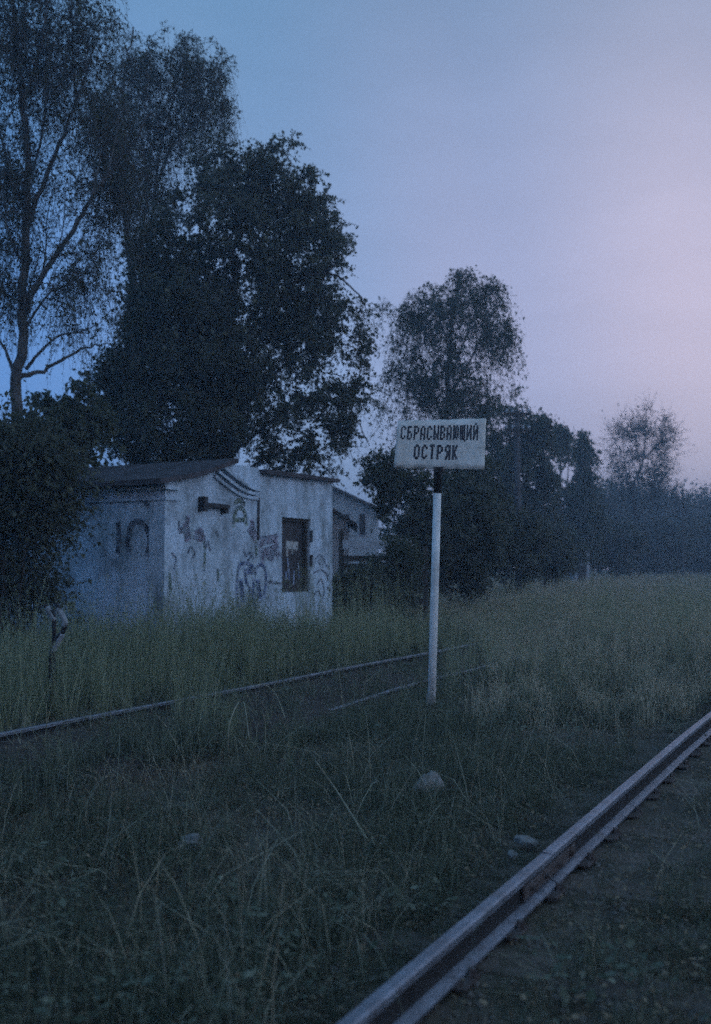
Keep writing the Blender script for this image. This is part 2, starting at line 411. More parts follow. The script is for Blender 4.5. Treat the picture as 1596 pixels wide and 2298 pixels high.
# ------------------------------------------------------------------ railway tracks
RAILP = [(-0.075, 0.0), (0.075, 0.0), (0.075, 0.012), (0.02, 0.032), (0.009, 0.05), (0.009, 0.125), (0.0365, 0.14), (0.0365, 0.17), (0.026, 0.18),
         (-0.026, 0.18), (-0.0365, 0.17), (-0.0365, 0.14), (-0.009, 0.125), (-0.009, 0.05), (-0.02, 0.032), (-0.075, 0.012)]
RAILP = [(a * .78, z * .78) for a, z in RAILP]
M['web'] = mat('rail_web_shade', (0.032, 0.031, 0.033), 0.9, var=0.5, scale=14)  # web faces coloured dark for the shade under the rail head
def rail_piece(p, s0, s1, parent, dz=0.0, steps=1, wob=0.0, sink=0.0):
    m = MB(); n = len(RAILP); vs_ = []; fs = []
    for i in range(steps + 1):
        s = s0 + (s1 - s0) * i / steps; w = wob * math.sin(i * 1.7 + s0); zs = -sink * max(0, 1 - (s - s0) / 3.2) ** 1.3
        for (a, z) in RAILP: vs_.append(tp(p - a + w, s, z + dz + w * 0.4 + zs))
    for i in range(steps):
        for k in range(n):
            k2 = (k + 1) % n
            fs.append((i * n + k, i * n + k2, (i + 1) * n + k2, (i + 1) * n + k))
    fs.append(tuple(range(n - 1, -1, -1))); fs.append(tuple(range(steps * n, (steps + 1) * n)))
    m.add(vs_, fs)
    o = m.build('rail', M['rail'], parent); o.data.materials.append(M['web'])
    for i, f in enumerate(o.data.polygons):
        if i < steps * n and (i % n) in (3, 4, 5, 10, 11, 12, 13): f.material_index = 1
    return o
def fishplate(p, s, parent, side):
    m = MB(); o = side * -0.012
    m.frame(tp(p + o - side * 0.0, s - 0.4, 0.036), T * 0.8, NL * (-side * 0.016), (0, 0, 0.062))
    f = m.build('fishplate', M['rust'], parent, bevel=0.004)
    for k in range(4):
        c = tp(p + o - side * 0.014, s - 0.3 + k * 0.2, 0.067)
        MB().tube([c, c - NL * side * 0.022], 0.013, 6).build('bolt', M['rust'], f)
JOINT = along(gp(1224, 1914, RH))
def sleepers(pc, s0, s1, parent, step, top):
    src = None; k = 0
    s = s0
    while s < s1:
        yaw = random.uniform(-0.03, 0.03); L = random.uniform(2.6, 2.75)
        if src is None:
            b = MB(); me_o = tp(pc, s)
            b.frame(tp(pc + 1.35, s - 0.12, top - 0.16), NL * -2.7, T * 0.24, (0, 0, 0.16))
            src = b.build('sleeper', M['sleeper'], parent, bevel=0.015)
            # origin of the mesh moved to the sleeper's middle so that copies can be placed
            off = tp(pc, s) - wloc(parent); src.data.transform(__import__('mathutils').Matrix.Translation(-off)); src.location = off
            o = src
        else:
            o = src.copy(); COL.objects.link(o); o.parent = parent; o.location = tp(pc, s) - wloc(parent)
        o.location.z += random.uniform(-0.02, 0.005); o.rotation_euler.z = yaw; o.scale = (1, 1, 1)
        s += step * random.uniform(0.93, 1.07)
tk = empty('railway_track', tp(P_NEAR - 0.76, 6), 'weathered grey rails of the nearest track, crossing the lower right corner', 'railway track', 'railway tracks in the grass')
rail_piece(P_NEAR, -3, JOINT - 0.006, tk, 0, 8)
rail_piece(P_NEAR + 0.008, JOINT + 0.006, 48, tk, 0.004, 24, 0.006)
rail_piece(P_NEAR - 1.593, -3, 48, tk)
fishplate(P_NEAR, JOINT, tk, 1); fishplate(P_NEAR, JOINT, tk, -1)
sleepers(P_NEAR - 0.797, -2.8, 26, tk, 0.55, -0.022)
M['shaded_dirt'] = mat('shade_dark_ballast', (0.085, 0.062, 0.05), .95, col2=(.03, .024, .022), scale=6, bump=.9, bscale=30)  # dark dirt between the far rails, with its shade mixed into the colour
V_, F_ = [], []
for i in range(60):
    for j in range(7):
        q = tp(P_FARR - .55 + 2.7 * j / 6, 3 + 22 * i / 59, -.012 + random.uniform(0, .022) - (.06 if j in (0, 6) else 0)); V_.append(tuple(q))
F_ = [(i * 7 + j, i * 7 + j + 1, (i + 1) * 7 + j + 1, (i + 1) * 7 + j) for i in range(59) for j in range(6)]
link('track_bed', np_mesh('track_bed', V_, F_, M['shaded_dirt'], smooth=True))['kind'] = 'structure'
pl0 = None
for i in range(34):
    s_ = -.4 + i * .55
    if pl0 is None:
        b = MB(); b.frame(tp(P_NEAR + .10, s_ - .08, -.016), NL * -.20, T * .16, (0, 0, .014))
        for a_2, b_2 in ((.078, -.04), (-.078, .04), (.078, .045)): b.box(tp(P_NEAR + a_2, s_ + b_2, .012), (.03, .03, .035))
        pl0 = b.build('tie_plate', M['rust'], tk, bevel=.003); off = tp(P_NEAR, s_) - wloc(tk)
        pl0.data.transform(__import__('mathutils').Matrix.Translation(-off)); pl0.location = off
    else:
        o = pl0.copy(); COL.objects.link(o); o.parent = tk; o.location = tp(P_NEAR, s_) - wloc(tk)
tk2 = empty('railway_track', tp(P_FARL - 0.78, 12), 'overgrown second track running in front of the white hut, behind the sign post', 'railway track', 'railway tracks in the grass')
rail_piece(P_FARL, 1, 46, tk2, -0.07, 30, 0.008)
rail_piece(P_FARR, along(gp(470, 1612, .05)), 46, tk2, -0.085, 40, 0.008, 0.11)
sleepers(P_FARL - 0.78, 1.2, 24, tk2, 0.55, -0.055)

# ------------------------------------------------------------------ derail-point sign
base = gp(966, 1592); SY = base.y
sg = empty('railway_sign', base, 'white rectangular sign board with two lines of stencilled lettering on a white post', 'sign')
def sp(x, y, dy=0.0): return pt(x, y, SY + dy)
a_, b_ = sp(966.5, 1600), sp(981.5, 1107); a_.z = -0.25
MB().tube([a_, a_.lerp(b_, 0.5), b_], [0.044, 0.043, 0.042], 16).build('post', M['white_paint'], sg, smooth=True)
MB().tube([sp(966.2, 1592), sp(967.0, 1556)], [0.054, 0.05], 12).build('post_sleeve', M['stone'], sg, smooth=True)
c_ = sp(983.5, 1040)
MB().tube([b_, c_, sp(986, 960)], [0.040, 0.040, 0.040], 14).build('upper_post', M['dark_metal'], sg, smooth=True)
cl = MB().frame(sp(974, 1060, -0.075), (0.10, 0, 0), (0, 0.03, 0), (0, 0, 0.06)).build('clamp', M['dark_metal'], sg, bevel=0.004)
for q in (976.5, 992):
    c = sp(q, 1052, -0.08); MB().tube([c, c + Vector((0, -0.012, 0))], 0.013, 6).build('bolt', M['rust'], cl)
TL, TR, BR, BL = sp(893, 944, -0.055), sp(1091, 939, -0.055), sp(1087, 1054, -0.06), sp(883.5, 1050, -0.06)
def bq(u, v, d=0.0):
    p = (TL * (1 - u) + TR * u) * (1 - v) + (BL * (1 - u) + BR * u) * v
    p = p.copy(); p.y += -d + 0.012 * math.sin(u * 5.0) * (0.3 + v); return p
mb = MB(); NU, NV = 24, 8
for d in (0, -0.004):
    vv = [bq(i / NU + (0.004 * random.uniform(-1, 1) if j in (0, NV) else 0), j / NV + (random.uniform(-0.012, 0.012) if j in (0, NV) else 0), d) for j in range(NV + 1) for i in range(NU + 1)]
    q = [(j * (NU + 1) + i, (j + 1) * (NU + 1) + i, (j + 1) * (NU + 1) + i + 1, j * (NU + 1) + i + 1) for j in range(NV) for i in range(NU)]
    mb.add(vv, q if d == 0 else [tuple(reversed(f)) for f in q])
k0 = (NU + 1) * (NV + 1)
rim = [i for i in range(NU + 1)] + [j * (NU + 1) + NU for j in range(1, NV + 1)] + [NV * (NU + 1) + i for i in range(NU - 1, -1, -1)] + [j * (NU + 1) for j in range(NV - 1, 0, -1)]
for i in range(len(rim)):
    a, b = rim[i], rim[(i + 1) % len(rim)]; mb.f.append((a, b, b + k0, a + k0))
bd = mb.build('board', M['board'], sg, smooth=True)
# stencil capitals on a 0..1 x 0..1 cell: straight strokes x0 y0 x1 y1 (y down)
LW = 0.20
GL = {
 'С': [(.1, .12, .1, .88), (.2, .08, .75, .08), (.2, .92, .75, .92), (.85, .14, .85, .30), (.85, .70, .85, .86)],
 'Б': [(.1, .04, .1, .96), (.2, .08, .82, .08), (.26, .46, .72, .46), (.85, .54, .85, .86), (.26, .92, .75, .92)],
 'Р': [(.1, .0, .1, 1.0), (.26, .07, .74, .07), (.86, .12, .86, .46), (.26, .52, .74, .52)],
 'А': [(.12, .14, .12, 1.0), (.22, .07, .76, .07), (.86, .14, .86, 1.0), (.26, .60, .74, .60)],
 'Ы': [(.07, .0, .07, 1.0), (.2, .46, .42, .46), (.52, .54, .52, .88), (.2, .93, .44, .93), (.93, .0, .93, 1.0)],
 'В': [(.1, .0, .1, 1.0), (.26, .07, .70, .07), (.84, .12, .84, .42), (.26, .48, .72, .48), (.86, .55, .86, .88), (.26, .93, .72, .93)],
 'Ю': [(.07, .0, .07, 1.0), (.16, .5, .34, .5), (.48, .12, .48, .88), (.56, .07, .86, .07), (.94, .12, .94, .88), (.56, .93, .86, .93)],
 'Щ': [(.07, .0, .07, .92), (.48, .0, .48, .90), (.90, .0, .90, .92), (.07, .95, .98, .95), (1.0, .95, 1.0, 1.14)],
 'И': [(.1, .0, .1, 1.0), (.2, .82, .78, .22), (.88, .0, .88, 1.0)],
 'Й': [(.1, .0, .1, 1.0), (.2, .82, .78, .22), (.88, .0, .88, 1.0), (.32, -.09, .68, -.09)],
 'О': [(.1, .12, .1, .88), (.88, .12, .88, .88), (.2, .07, .78, .07), (.2, .93, .78, .93)],
 'Т': [(.02, .07, .98, .07), (.5, .16, .5, 1.0)],
 'Я': [(.88, .0, .88, 1.0), (.24, .07, .74, .07), (.12, .12, .12, .44), (.24, .50, .74, .50), (.6, .58, .14, 1.0)],
 'К': [(.1, .0, .1, 1.0), (.28, .5, .84, .02), (.28, .5, .86, .98)],
}
def lettering(text, u0, u1, v0, v1, fill, skew=0.0):
    n = len(text); pu = (u1 - u0) / n; wu = pu * fill; hv = v1 - v0
    Wm, Hm = (TR - TL).length, (BL - TL).length
    for i, ch in enumerate(text):
        m = MB(); uu = u0 + i * pu + random.uniform(-0.001, 0.001); vo = skew * i / n + random.uniform(-0.004, 0.004)
        hw = (0.0098 if n > 8 else 0.0125)
        for (x0, y0, x1, y1) in GL[ch]:
            A = Vector(((uu + x0 * wu) * Wm, (v0 + vo + y0 * hv) * Hm)); B = Vector(((uu + x1 * wu) * Wm, (v0 + vo + y1 * hv) * Hm))
            dd = (B - A).normalized(); nn = Vector((-dd.y, dd.x)) * hw
            if abs(dd.y) > 0.9: nn *= 0.86
            cs = [A - nn, B - nn, B + nn, A + nn]
            m.prism([bq(c.x / Wm, c.y / Hm, 0.0012) for c in cs], (0, -0.001, 0))
        m.build('letter', M['letter'], bd)
lettering('СБРАСЫВАЮЩИЙ', .048, .935, .105, .40, .70, 0.02)
lettering('ОСТРЯК', .215, .725, .505, .80, .68, 0.01)

# ------------------------------------------------------------------ whitewashed hut
HP = 10.34
def fac(x, y, off=0.0):
    d = ray(x, y); o = Vector((0, 0, CAMZ)); k = (HP - off) / (d.x * NL.x + d.y * NL.y); q = o + d * k
    return along(q), q.z
S0 = fac(371, 1200)[0]; S1 = fac(746, 1200)[0]
def fs_(s, h, off=0.0): return tp(HP - off, s, h)      # off: metres proud of the facade
def fx(x, y, off=0.0):
    s, h = fac(x, y); return fs_(s, h, off)
hut = empty('abandoned_hut', fs_((S0 + S1) / 2, 0), 'whitewashed derelict hut with graffiti and a dark boarded window behind the tall grass', 'hut')
sw0, _ = fac(633, 1240); sw1, _ = fac(696, 1240)
_, wt = fac(664, 1162); _, wb = fac(664, 1328)
sapex, hapex = fac(514, 1040)
def top(px): s, h = fac(*px); return (s, h)
ltop = [top(p) for p in ((371, 1080), (405, 1077), (440, 1070), (470, 1060), (495, 1050), (514, 1043))]
rtop = [top(p) for p in ((545, 1043), (581, 1051), (583, 1060), (640, 1068))]
def hat(s, pts):
    for (a, ha), (b, hb) in zip(pts, pts[1:]):
        if a <= s <= b: return ha + (hb - ha) * (s - a) / (b - a)
    return pts[-1][1]
prof = ltop + rtop + [(S1, top((746, 1082))[1])]
hw0, hw1 = hat(sw0, prof), hat(sw1, prof)
TKN = 0.32
wm = MB()
wm.prism([fs_(prof[0][0], -0.3)] + [fs_(s, h) for s, h in prof if s < sw0] + [fs_(sw0, hw0), fs_(sw0, -0.3)], NL * TKN)
wm.prism([fs_(sw0, -0.3), fs_(sw0, wb), fs_(sw1, wb), fs_(sw1, -0.3)], NL * TKN)
wm.prism([fs_(sw0, wt), fs_(sw0, hw0)] + [fs_(s, h) for s, h in prof if sw0 < s < sw1] + [fs_(sw1, hw1), fs_(sw1, wt)], NL * TKN)
wm.prism([fs_(sw1, -0.3), fs_(sw1, hw1), fs_(S1, prof[-1][1]), fs_(S1, -0.3)], NL * TKN)
wm.build('front_wall', M['plaster'], hut)
DEP = 3.3
hl = prof[0][1]
MB().frame(tp(HP + TKN, S0, -0.3), NL * (DEP - TKN), T * 0.3, (0, 0, hl + 0.3)).build('side_wall', M['plaster'], hut)
MB().frame(tp(HP + TKN, S1 - 0.3, -0.3), NL * (DEP - TKN), T * 0.3, (0, 0, prof[-1][1] + 0.3)).build('side_wall', M['plaster'], hut)
MB().frame(tp(HP + DEP, S0, -0.3), NL * 0.3, T * (S1 - S0), (0, 0, hl + 0.25)).build('back_wall', M['plaster'], hut)
# cornice band under the eave of the side wall and the first courses of the front
for k, (h0, o) in enumerate(((hl - 0.30, 0.045), (hl - 0.13, 0.09))):
    m = MB(); m.frame(tp(HP + 0.0, S0 - o, h0), NL * DEP, T * o, (0, 0, 0.05)); m.frame(tp(HP - o, S0 - o, h0), NL * o, T * (o + 0.32 - 0.06 * k), (0, 0, 0.05))
    m.build('cornice', M['plaster'], hut)
# swept gable courses to the right of the apex
CT = [[(889, 238), (960, 300), (1060, 385), (1150, 450), (1250, 515), (1340, 552), (1440, 575)],
      [(822, 298), (920, 375), (1050, 475), (1150, 548), (1250, 597), (1340, 620), (1438, 630)],
      [(797, 368), (900, 455), (1020, 548), (1130, 620), (1220, 660), (1320, 682), (1425, 692)]]
for k, line in enumerate(CT):
    px = [((500 + x * 0.213) / 1.396, (1420 + y * 0.213) / 1.396) for x, y in line]
    P3 = [fac(*q) for q in px]
    m = MB(); pr = 0.05 + 0.03 * (2 - k); thk = 0.055
    for (a, ha), (b, hb) in zip(P3, P3[1:]):
        m.prism([fs_(a, ha + 0.012), fs_(b, hb + 0.012), fs_(b, hb + 0.012 + thk), fs_(a, ha + 0.012 + thk)], NL * -pr)
    m.build('gable_moulding', M['plaster'], hut)
s_j, _ = fac(577, 1160)
MB().prism([fs_(s_j, fac(577, 1211)[1]), fs_(s_j + .065, fac(578, 1211)[1]), fs_(s_j + .065, fac(578, 1116)[1]), fs_(s_j, fac(577, 1116)[1])], NL * -0.02).build('wall_joint_strip', M['dark_metal'], hut)  # raised dark strip added to draw the joint between gable and extension
# roof: swept sheet on the left, flat slab on the right
rp = [(S0 - 0.28, hl - 0.06)] + [(s, h + 0.01) for s, h in ltop[1:]] + [(sapex + 0.12, hapex + 0.02)]
m = MB()
for (a, ha), (b, hb) in zip(rp, rp[1:]):
    m.prism([tp(HP - 0.13, a, ha), tp(HP - 0.13, b, hb), tp(HP - 0.13, b, hb + 0.085), tp(HP - 0.13, a, ha + 0.085)], NL * (DEP + 0.5))
m.build('roof', M['roof'], hut)
m = MB(); m.prism([tp(HP + TKN + 0.003, sapex + 0.13, hapex - 0.02), tp(HP + TKN + 0.003, s_j, hat(s_j, prof) - 0.08), tp(HP + TKN + 0.003, s_j, hat(s_j, prof) - 0.02), tp(HP + TKN + 0.003, sapex + 0.13, hapex + 0.05)], NL * (DEP - 0.1))
m.build('roof', M['roof'], hut)
m = MB(); hh = top((592, 1064))[1]; he = prof[-1][1]
m.prism([tp(HP - 0.14, s_j + 0.12, hh), tp(HP - 0.14, S1 + 0.10, he + 0.0), tp(HP - 0.14, S1 + 0.10, he + 0.075), tp(HP - 0.14, s_j + 0.12, hh + 0.085)], NL * (DEP + 0.5))
rr = m.build('roof', M['roof'], hut)
# window shutter set back in its opening
wn = MB().frame(fs_(sw0, wb, -0.14), T * (sw1 - sw0), NL * 0.03, (0, 0, wt - wb)).build('window_shutter', M['shutter'], hut)
m = MB()
for a, b, c, d in ((sw0, sw0 + .06, wb, wt), (sw1 - .06, sw1, wb, wt), (sw0 + .06, sw1 - .06, wt - .06, wt), (sw0 + .06, sw1 - .06, wb, wb + .06)):
    m.frame(fs_(a, c, -0.06), T * (b - a), NL * 0.075, (0, 0, d - c))
m.build('window_frame', M['dark_wood'], wn)
for hz in (wb + 0.62, wb + 1.12):
    MB().frame(fs_(sw1 - 0.01, hz - 0.12, 0.03), T * 0.07, NL * 0.03, (0, 0, 0.24)).build('hinge', M['dark_metal'], wn)
def ribbon(m, pts, w, off, sm=True):
    """paint stroke through facade points (s,h)"""
    P = [Vector((a, b, 0)) for a, b in pts]
    if sm: P = catmull(P, 6 * len(P))
    for a, b in zip(P, P[1:]):
        d = (b - a).normalized(); n = Vector((-d.y, d.x, 0)) * w * 0.5; e = d * w * 0.25
        m.prism([fs_(q.x, q.y, off) for q in (a - e - n, b + e - n, b + e + n, a - e + n)], NL * -0.001)
def fpx(lst): return [fac(*q) for q in lst]
def c1(lst): return fpx([((150 + x * .6266) / 1.396, (1380 + y * .6266) / 1.396) for x, y in lst])      # from the enlarged crop
sp0 = MB()
for lst, w in (([(1225, 520), (1275, 525)], 0.16), ([(1228, 530), (1226, 575)], 0.06), ([(1250, 530), (1252, 560)], 0.05), ([(1272, 525), (1275, 545)], 0.05)):
    ribbon(sp0, c1(lst), w, -0.138, False)
sp0.build('paint_splash', M['paint_pale'], wn)
for x in (1199, 1221, 1229, 1262, 1281):
    m = MB(); ribbon(m, c1([(x, 625 + random.uniform(-45, 45)), (x + random.uniform(-9, 9), 690 + random.uniform(-40, 30))]), random.uniform(.025, .06), -0.138, False); m.build('paint_drip', M['paint_blue'], wn)
GR = [
 ('paint_red', 0.17, [[(1060, 500), (1140, 490)], [(1065, 560), (1150, 555)], [(690, 420), (700, 490)], [(1010, 440), (1035, 480)]]),
 ('paint_blue', 0.13, [[(965, 700), (975, 800)], [(1050, 700), (1060, 790)], [(1000, 650), (1040, 650)]]),
 ('paint_green', 0.06, [[(780, 480), (785, 580), (780, 660)], [(610, 660), (612, 760)], [(850, 640), (852, 700)], [(1040, 500), (1042, 580)]]),
 ('paint_blue', 0.07, [[(950, 830), (945, 720), (955, 630), (985, 612), (1020, 625), (1030, 660)], [(1030, 660), (1060, 620), (1085, 640), (1090, 700), (1080, 780)], [(985, 640), (990, 700), (1010, 740), (1005, 820), (985, 870)], [(1030, 690), (1025, 780), (1040, 860)], [(955, 830), (975, 870)]]),
 ('paint_black', 0.05, [[(980, 545), (990, 575), (1010, 560), (1030, 590)], [(1000, 600), (1020, 570)], [(1090, 705), (1130, 708), (1165, 715)]]),
 ('paint_red', 0.10, [[(1055, 520), (1100, 500), (1150, 470)], [(1060, 560), (1110, 540), (1155, 520)], [(1070, 600), (1080, 560), (1120, 590), (1130, 540), (1155, 580)], [(1020, 400), (1035, 470)], [(700, 380), (690, 430), (660, 450)], [(740, 460), (765, 450), (770, 490), (735, 480)]]),
 ('paint_green', 0.085, [[(925, 425), (940, 350), (962, 335), (985, 360), (992, 420)], [(940, 395), (985, 395)], [(935, 310), (960, 298), (985, 318)]]),
 ('paint_black', 0.035, [[(1340, 590), (1360, 570), (1385, 600), (1365, 625), (1350, 600)], [(1330, 660), (1365, 645), (1395, 670), (1400, 700)], [(1345, 720), (1365, 690), (1380, 740), (1375, 790)], [(1390, 620), (1410, 640)], [(1330, 770), (1350, 750), (1362, 775)], [(1395, 730), (1415, 750)]]),
 ('paint_black', 0.03, [[(620, 560), (640, 590), (630, 640)], [(655, 400), (658, 450), (680, 440)], [(780, 470), (790, 540), (800, 500), (812, 550)], [(840, 450), (850, 480)], [(700, 560), (715, 530), (735, 560), (720, 590)]]),
]
for i, (mm, w, strokes) in enumerate(GR):
    for k, st in enumerate(strokes):
        m = MB(); ribbon(m, c1(st), w, 0.003 + 0.0012 * (k + 1) + 0.0004 * i); m.build('graffiti', M[mm], hut)
# tags on the side wall
def sidept(x, y):
    d = ray(x, y); c = S0 - 0.0; k = c / (d.x * T.x + d.y * T.y) if True else 0
    q = Vector((0, 0, CAMZ)) + d * k; return lat(q), q.z
def ribbon_side(m, pts, w, off):
    P = catmull([Vector((*sidept((150 + x * .6266) / 1.396, (1380 + y * .6266) / 1.396), 0)) for x, y in pts], 6 * len(pts))
    for a, b in zip(P, P[1:]):
        d = (b - a).normalized(); n = Vector((-d.y, d.x, 0)) * w * 0.5; e = d * w * 0.25
        m.prism([tp(q.x, S0 - off, q.y) for q in (a - e - n, b + e - n, b + e + n, a - e + n)], T * -0.001)
for k, st in enumerate([[(352, 410), (358, 470), (352, 560)], [(405, 560), (402, 480), (420, 420), (455, 405), (490, 430), (510, 490), (500, 570)], [(485, 300), (500, 330), (520, 305), (540, 340)], [(570, 380), (560, 440), (575, 500)]]):
    m = MB(); ribbon_side(m, st, 0.10 if k < 2 else 0.05, 0.003 + 0.0012 * (k + 1)); m.build('graffiti', M['paint_black'], hut)
# bracket over the walled-up opening
def c8(x, y): return fac((500 + x * .213) / 1.396, (1420 + y * .213) / 1.396)
br = MB()
(sa, ha), (sb, hb) = c8(565, 850), c8(620, 640)
br.frame(fs_(sa, ha, 0), T * (sb - sa), NL * -0.14, (0, 0, hb - ha))
(sa2, ha2), (sb2, hb2) = c8(620, 790), c8(955, 770)
br.frame(fs_(sa2, ha2 - 0.0, 0), T * (sb2 - sa2), NL * -0.12, (0, 0, 0.075))
(sa3, ha3), (sb3, hb3) = c8(900, 880), c8(945, 800)
br.frame(fs_(sa3, ha3, 0), T * (sb3 - sa3), NL * -0.11, (0, 0, ha2 - ha3 - 0.002))
br.build('wall_bracket', M['dark_metal'], hut)

# ------------------------------------------------------------------ buildings and fence behind the hut
def gabled(name, label, Y, x0, x1, y_eave, y_ridge, xr, depth, over, wallm, wins, grp=None):
    """gable end faces the camera side; x0..x1 walls in the photo's pixels at distance Y"""
    A, B = pt(x0, y_eave, Y), pt(x1, y_eave, Y); Rg = pt(xr, y_ridge, Y)
    root = empty(name, ((A.x + B.x) / 2, Y, 0), label, 'house' if 'house' in name else 'shed', grp)
    he = A.z; hr = Rg.z
    fr = lambda x, z, y=0: Vector((x, Y + y, z))
    MB().prism([fr(A.x, -0.2), fr(B.x, -0.2), fr(B.x, he), fr(Rg.x, hr), fr(A.x, he)], (0, depth, 0)).build('wall', wallm, root)
    for sgn, E in ((-1, A), (1, B)):
        sl = (hr - he) / (abs(E.x - Rg.x)); ex = E.x + sgn * over; ez = he - sl * over
        m = MB(); t = 0.14
        m.prism([fr(Rg.x, hr + 0.005, -over), fr(ex, ez + 0.005, -over), fr(ex, ez + t, -over), fr(Rg.x, hr + t, -over)], (0, depth + 2 * over, 0))
        m.build('roof', M['slate'], root)
    for (wx0, wx1, wy0, wy1) in wins:
        a, b = pt(wx0, wy1, Y), pt(wx1, wy0, Y)
        f = MB()
        t = 0.07
        f.frame((a.x, Y - 0.03, a.z), (t, 0, 0), (0, 0.028, 0), (0, 0, b.z - a.z)); f.frame((b.x - t, Y - 0.03, a.z), (t, 0, 0), (0, 0.028, 0), (0, 0, b.z - a.z))
        f.frame((a.x + t, Y - 0.03, a.z), (b.x - a.x - 2 * t, 0, 0), (0, 0.028, 0), (0, 0, t)); f.frame((a.x + t, Y - 0.03, b.z - t), (b.x - a.x - 2 * t, 0, 0), (0, 0.028, 0), (0, 0, t))
        w = f.build('window', M['pale_wood'], root)
        MB().frame((a.x + t, Y - 0.015, a.z + t), (b.x - a.x - 2 * t, 0, 0), (0, 0.012, 0), (0, 0, b.z - a.z - 2 * t)).build('pane', M['glass'], w)
    return root
gabled('house', 'pale house with dark sloping roof glimpsed between the hut and the sign', 44, 560, 850, 1146, 1075, 700, 7, 0.35, M['house_wall'], [(803, 824, 1150, 1204), (770, 788, 1150, 1204)])
gabled('shed', 'low shed with dark eave just behind the right corner of the hut', 29, 640, 783, 1174, 1120, 700, 3.5, 0.25, M['house_wall'], [])
fy = 24.5
def fp(x, y, dy=0.0): return pt(x, y, fy + dy)
fen = empty('plank_fence', (fp(800, 1300).x, fy, 0), 'horizontal plank fence with a pale top board right of the hut', 'fence')
for x in (766, 871, 955):
    t_ = fp(x, 1188 if x == 766 else 1226)
    MB().frame((t_.x - 0.06, fy + 0.002, -0.2), (0.12, 0, 0), (0, 0.12, 0), (0, 0, t_.z + 0.2)).build('post', M['dark_wood'], fen)
for i, (y0, y1, mm) in enumerate(((1210, 1229, 'pale_wood'), (1246, 1259, 'dark_wood'), (1266, 1279, 'dark_wood'), (1290, 1304, 'dark_wood'), (1316, 1330, 'dark_wood'), (1344, 1358, 'dark_wood'))):
    for xa, xb in (((769, 824), (827, 869), (872, 928)) if i < 1 else ((769, 869), (872, 958))):
        dz_ = random.uniform(-3, 3); a, b = fp(xa, y1 + dz_, -0.02), fp(xb, y0 + dz_, -0.02)
        MB().frame((a.x, fy - 0.03, a.z), (b.x - a.x, 0, random.uniform(-.04, .04)), (0, 0.03, 0), (0, 0, b.z - a.z)).build('plank', M[mm], fen)

# ------------------------------------------------------------------ telegraph pole, far post, far hut
TY = 37.5
M['pole_wood'] = mat('silvered_pole_wood', (0.11, 0.11, 0.12), .9, var=.5, scale=6, bump=.3)
q = pt(1160, 921, TY)
tel = empty('telegraph_pole', (q.x, TY, 0), 'wooden telegraph pole with two crossarms against the dark tree right of the sign', 'telegraph pole')
MB().tube([(q.x, TY, -0.4), (q.x, TY, q.z * .5), (q.x, TY, q.z)], [0.15, 0.13, 0.10], 10).build('pole', M['pole_wood'], tel, smooth=True)
for yy in (930, 966):
    c = pt(1160, yy, TY)
    arm = MB().frame((q.x - 0.5, TY - 0.20, c.z - 0.05), (1.0, 0, 0), (0, 0.1, 0), (0, 0, 0.1)).build('crossarm', M['dark_wood'], tel)
    for k in (-0.42, -0.2, 0.2, 0.42):
        MB().tube([(q.x + k, TY - 0.15, c.z + 0.05), (q.x + k, TY - 0.15, c.z + 0.13), (q.x + k, TY - 0.15, c.z + 0.19)], [0.03, 0.055, 0.03], 8).build('insulator', M['pale_wood'], arm)
q = pt(1531, 1097, 75)
fp_ = empty('signal_post', (q.x, 75, 0), 'thin dark post standing in front of the far tree line', 'post')
MB().tube([(q.x, 75, -0.3), (q.x, 75, q.z)], [0.10, 0.07], 8).build('pole', M['dark_wood'], fp_)
MB().frame((q.x - 0.45, 74.86, q.z - 0.9), (0.9, 0, 0), (0, 0.06, 0), (0, 0, 0.1)).build('crossarm', M['dark_wood'], fp_)
a, b = pt(1286, 1268, 60), pt(1322, 1236, 60)
fh = empty('trackside_cabin', ((a.x + b.x) / 2, 60, 0), 'small pale trackside cabin at the far edge of the meadow', 'cabin')
MB().frame((a.x, 60, -0.2), (b.x - a.x, 0, 0), (0, 1.6, 0), (0, 0, b.z + 0.2)).build('wall', M['pale_wood'], fh)
MB().prism([(a.x - .12, 59.85, b.z + .003), (b.x + .12, 59.85, b.z + .003), ((a.x + b.x) / 2, 59.85, b.z + .35)], (0, 1.9, 0)).build('roof', M['slate'], fh)
MB().frame((a.x + .3, 59.97, 0), (0.5, 0, 0), (0, 0.028, 0), (0, 0, 1.5)).build('door', M['dark_wood'], fh)

# ------------------------------------------------------------------ bent striped bar in the grass, stones, stalks
MY = 10.3
mk = empty('bent_marker', (pt(130, 1500, MY).x, MY, 0), 'dark bent metal bars with white painted stripes standing in grass left of the hut', 'marker')
d1 = [pt(118, 1560, MY), pt(116, 1466, MY), pt(142, 1416, MY), pt(146, 1396, MY), pt(126, 1352, MY)]; d1[0].z = -0.2
MB().tube(catmull(d1, 20), 0.024, 8).build('bar', M['dark_metal'], mk, smooth=True)
d2 = [pt(119, 1440, MY + .12), pt(122, 1396, MY + .12), pt(112, 1372, MY + .12), pt(100, 1356, MY + .12)]; d2[0].z = -0.2
MB().tube(catmull(d2, 16), 0.022, 8).build('bar', M['dark_metal'], mk, smooth=True)
for lst, dy in (([(118.5, 1462), (130, 1442), (141, 1422)], 0), ([(143, 1406), (146.5, 1396), (140, 1380), (129, 1364)], 0), ([(122, 1392), (118, 1383), (112, 1372), (105, 1363)], .12)):
    MB().tube(catmull([pt(x, y, MY + dy) for x, y in lst], 10), 0.030, 8).build('stripe', M['old_white'], mk, smooth=True)
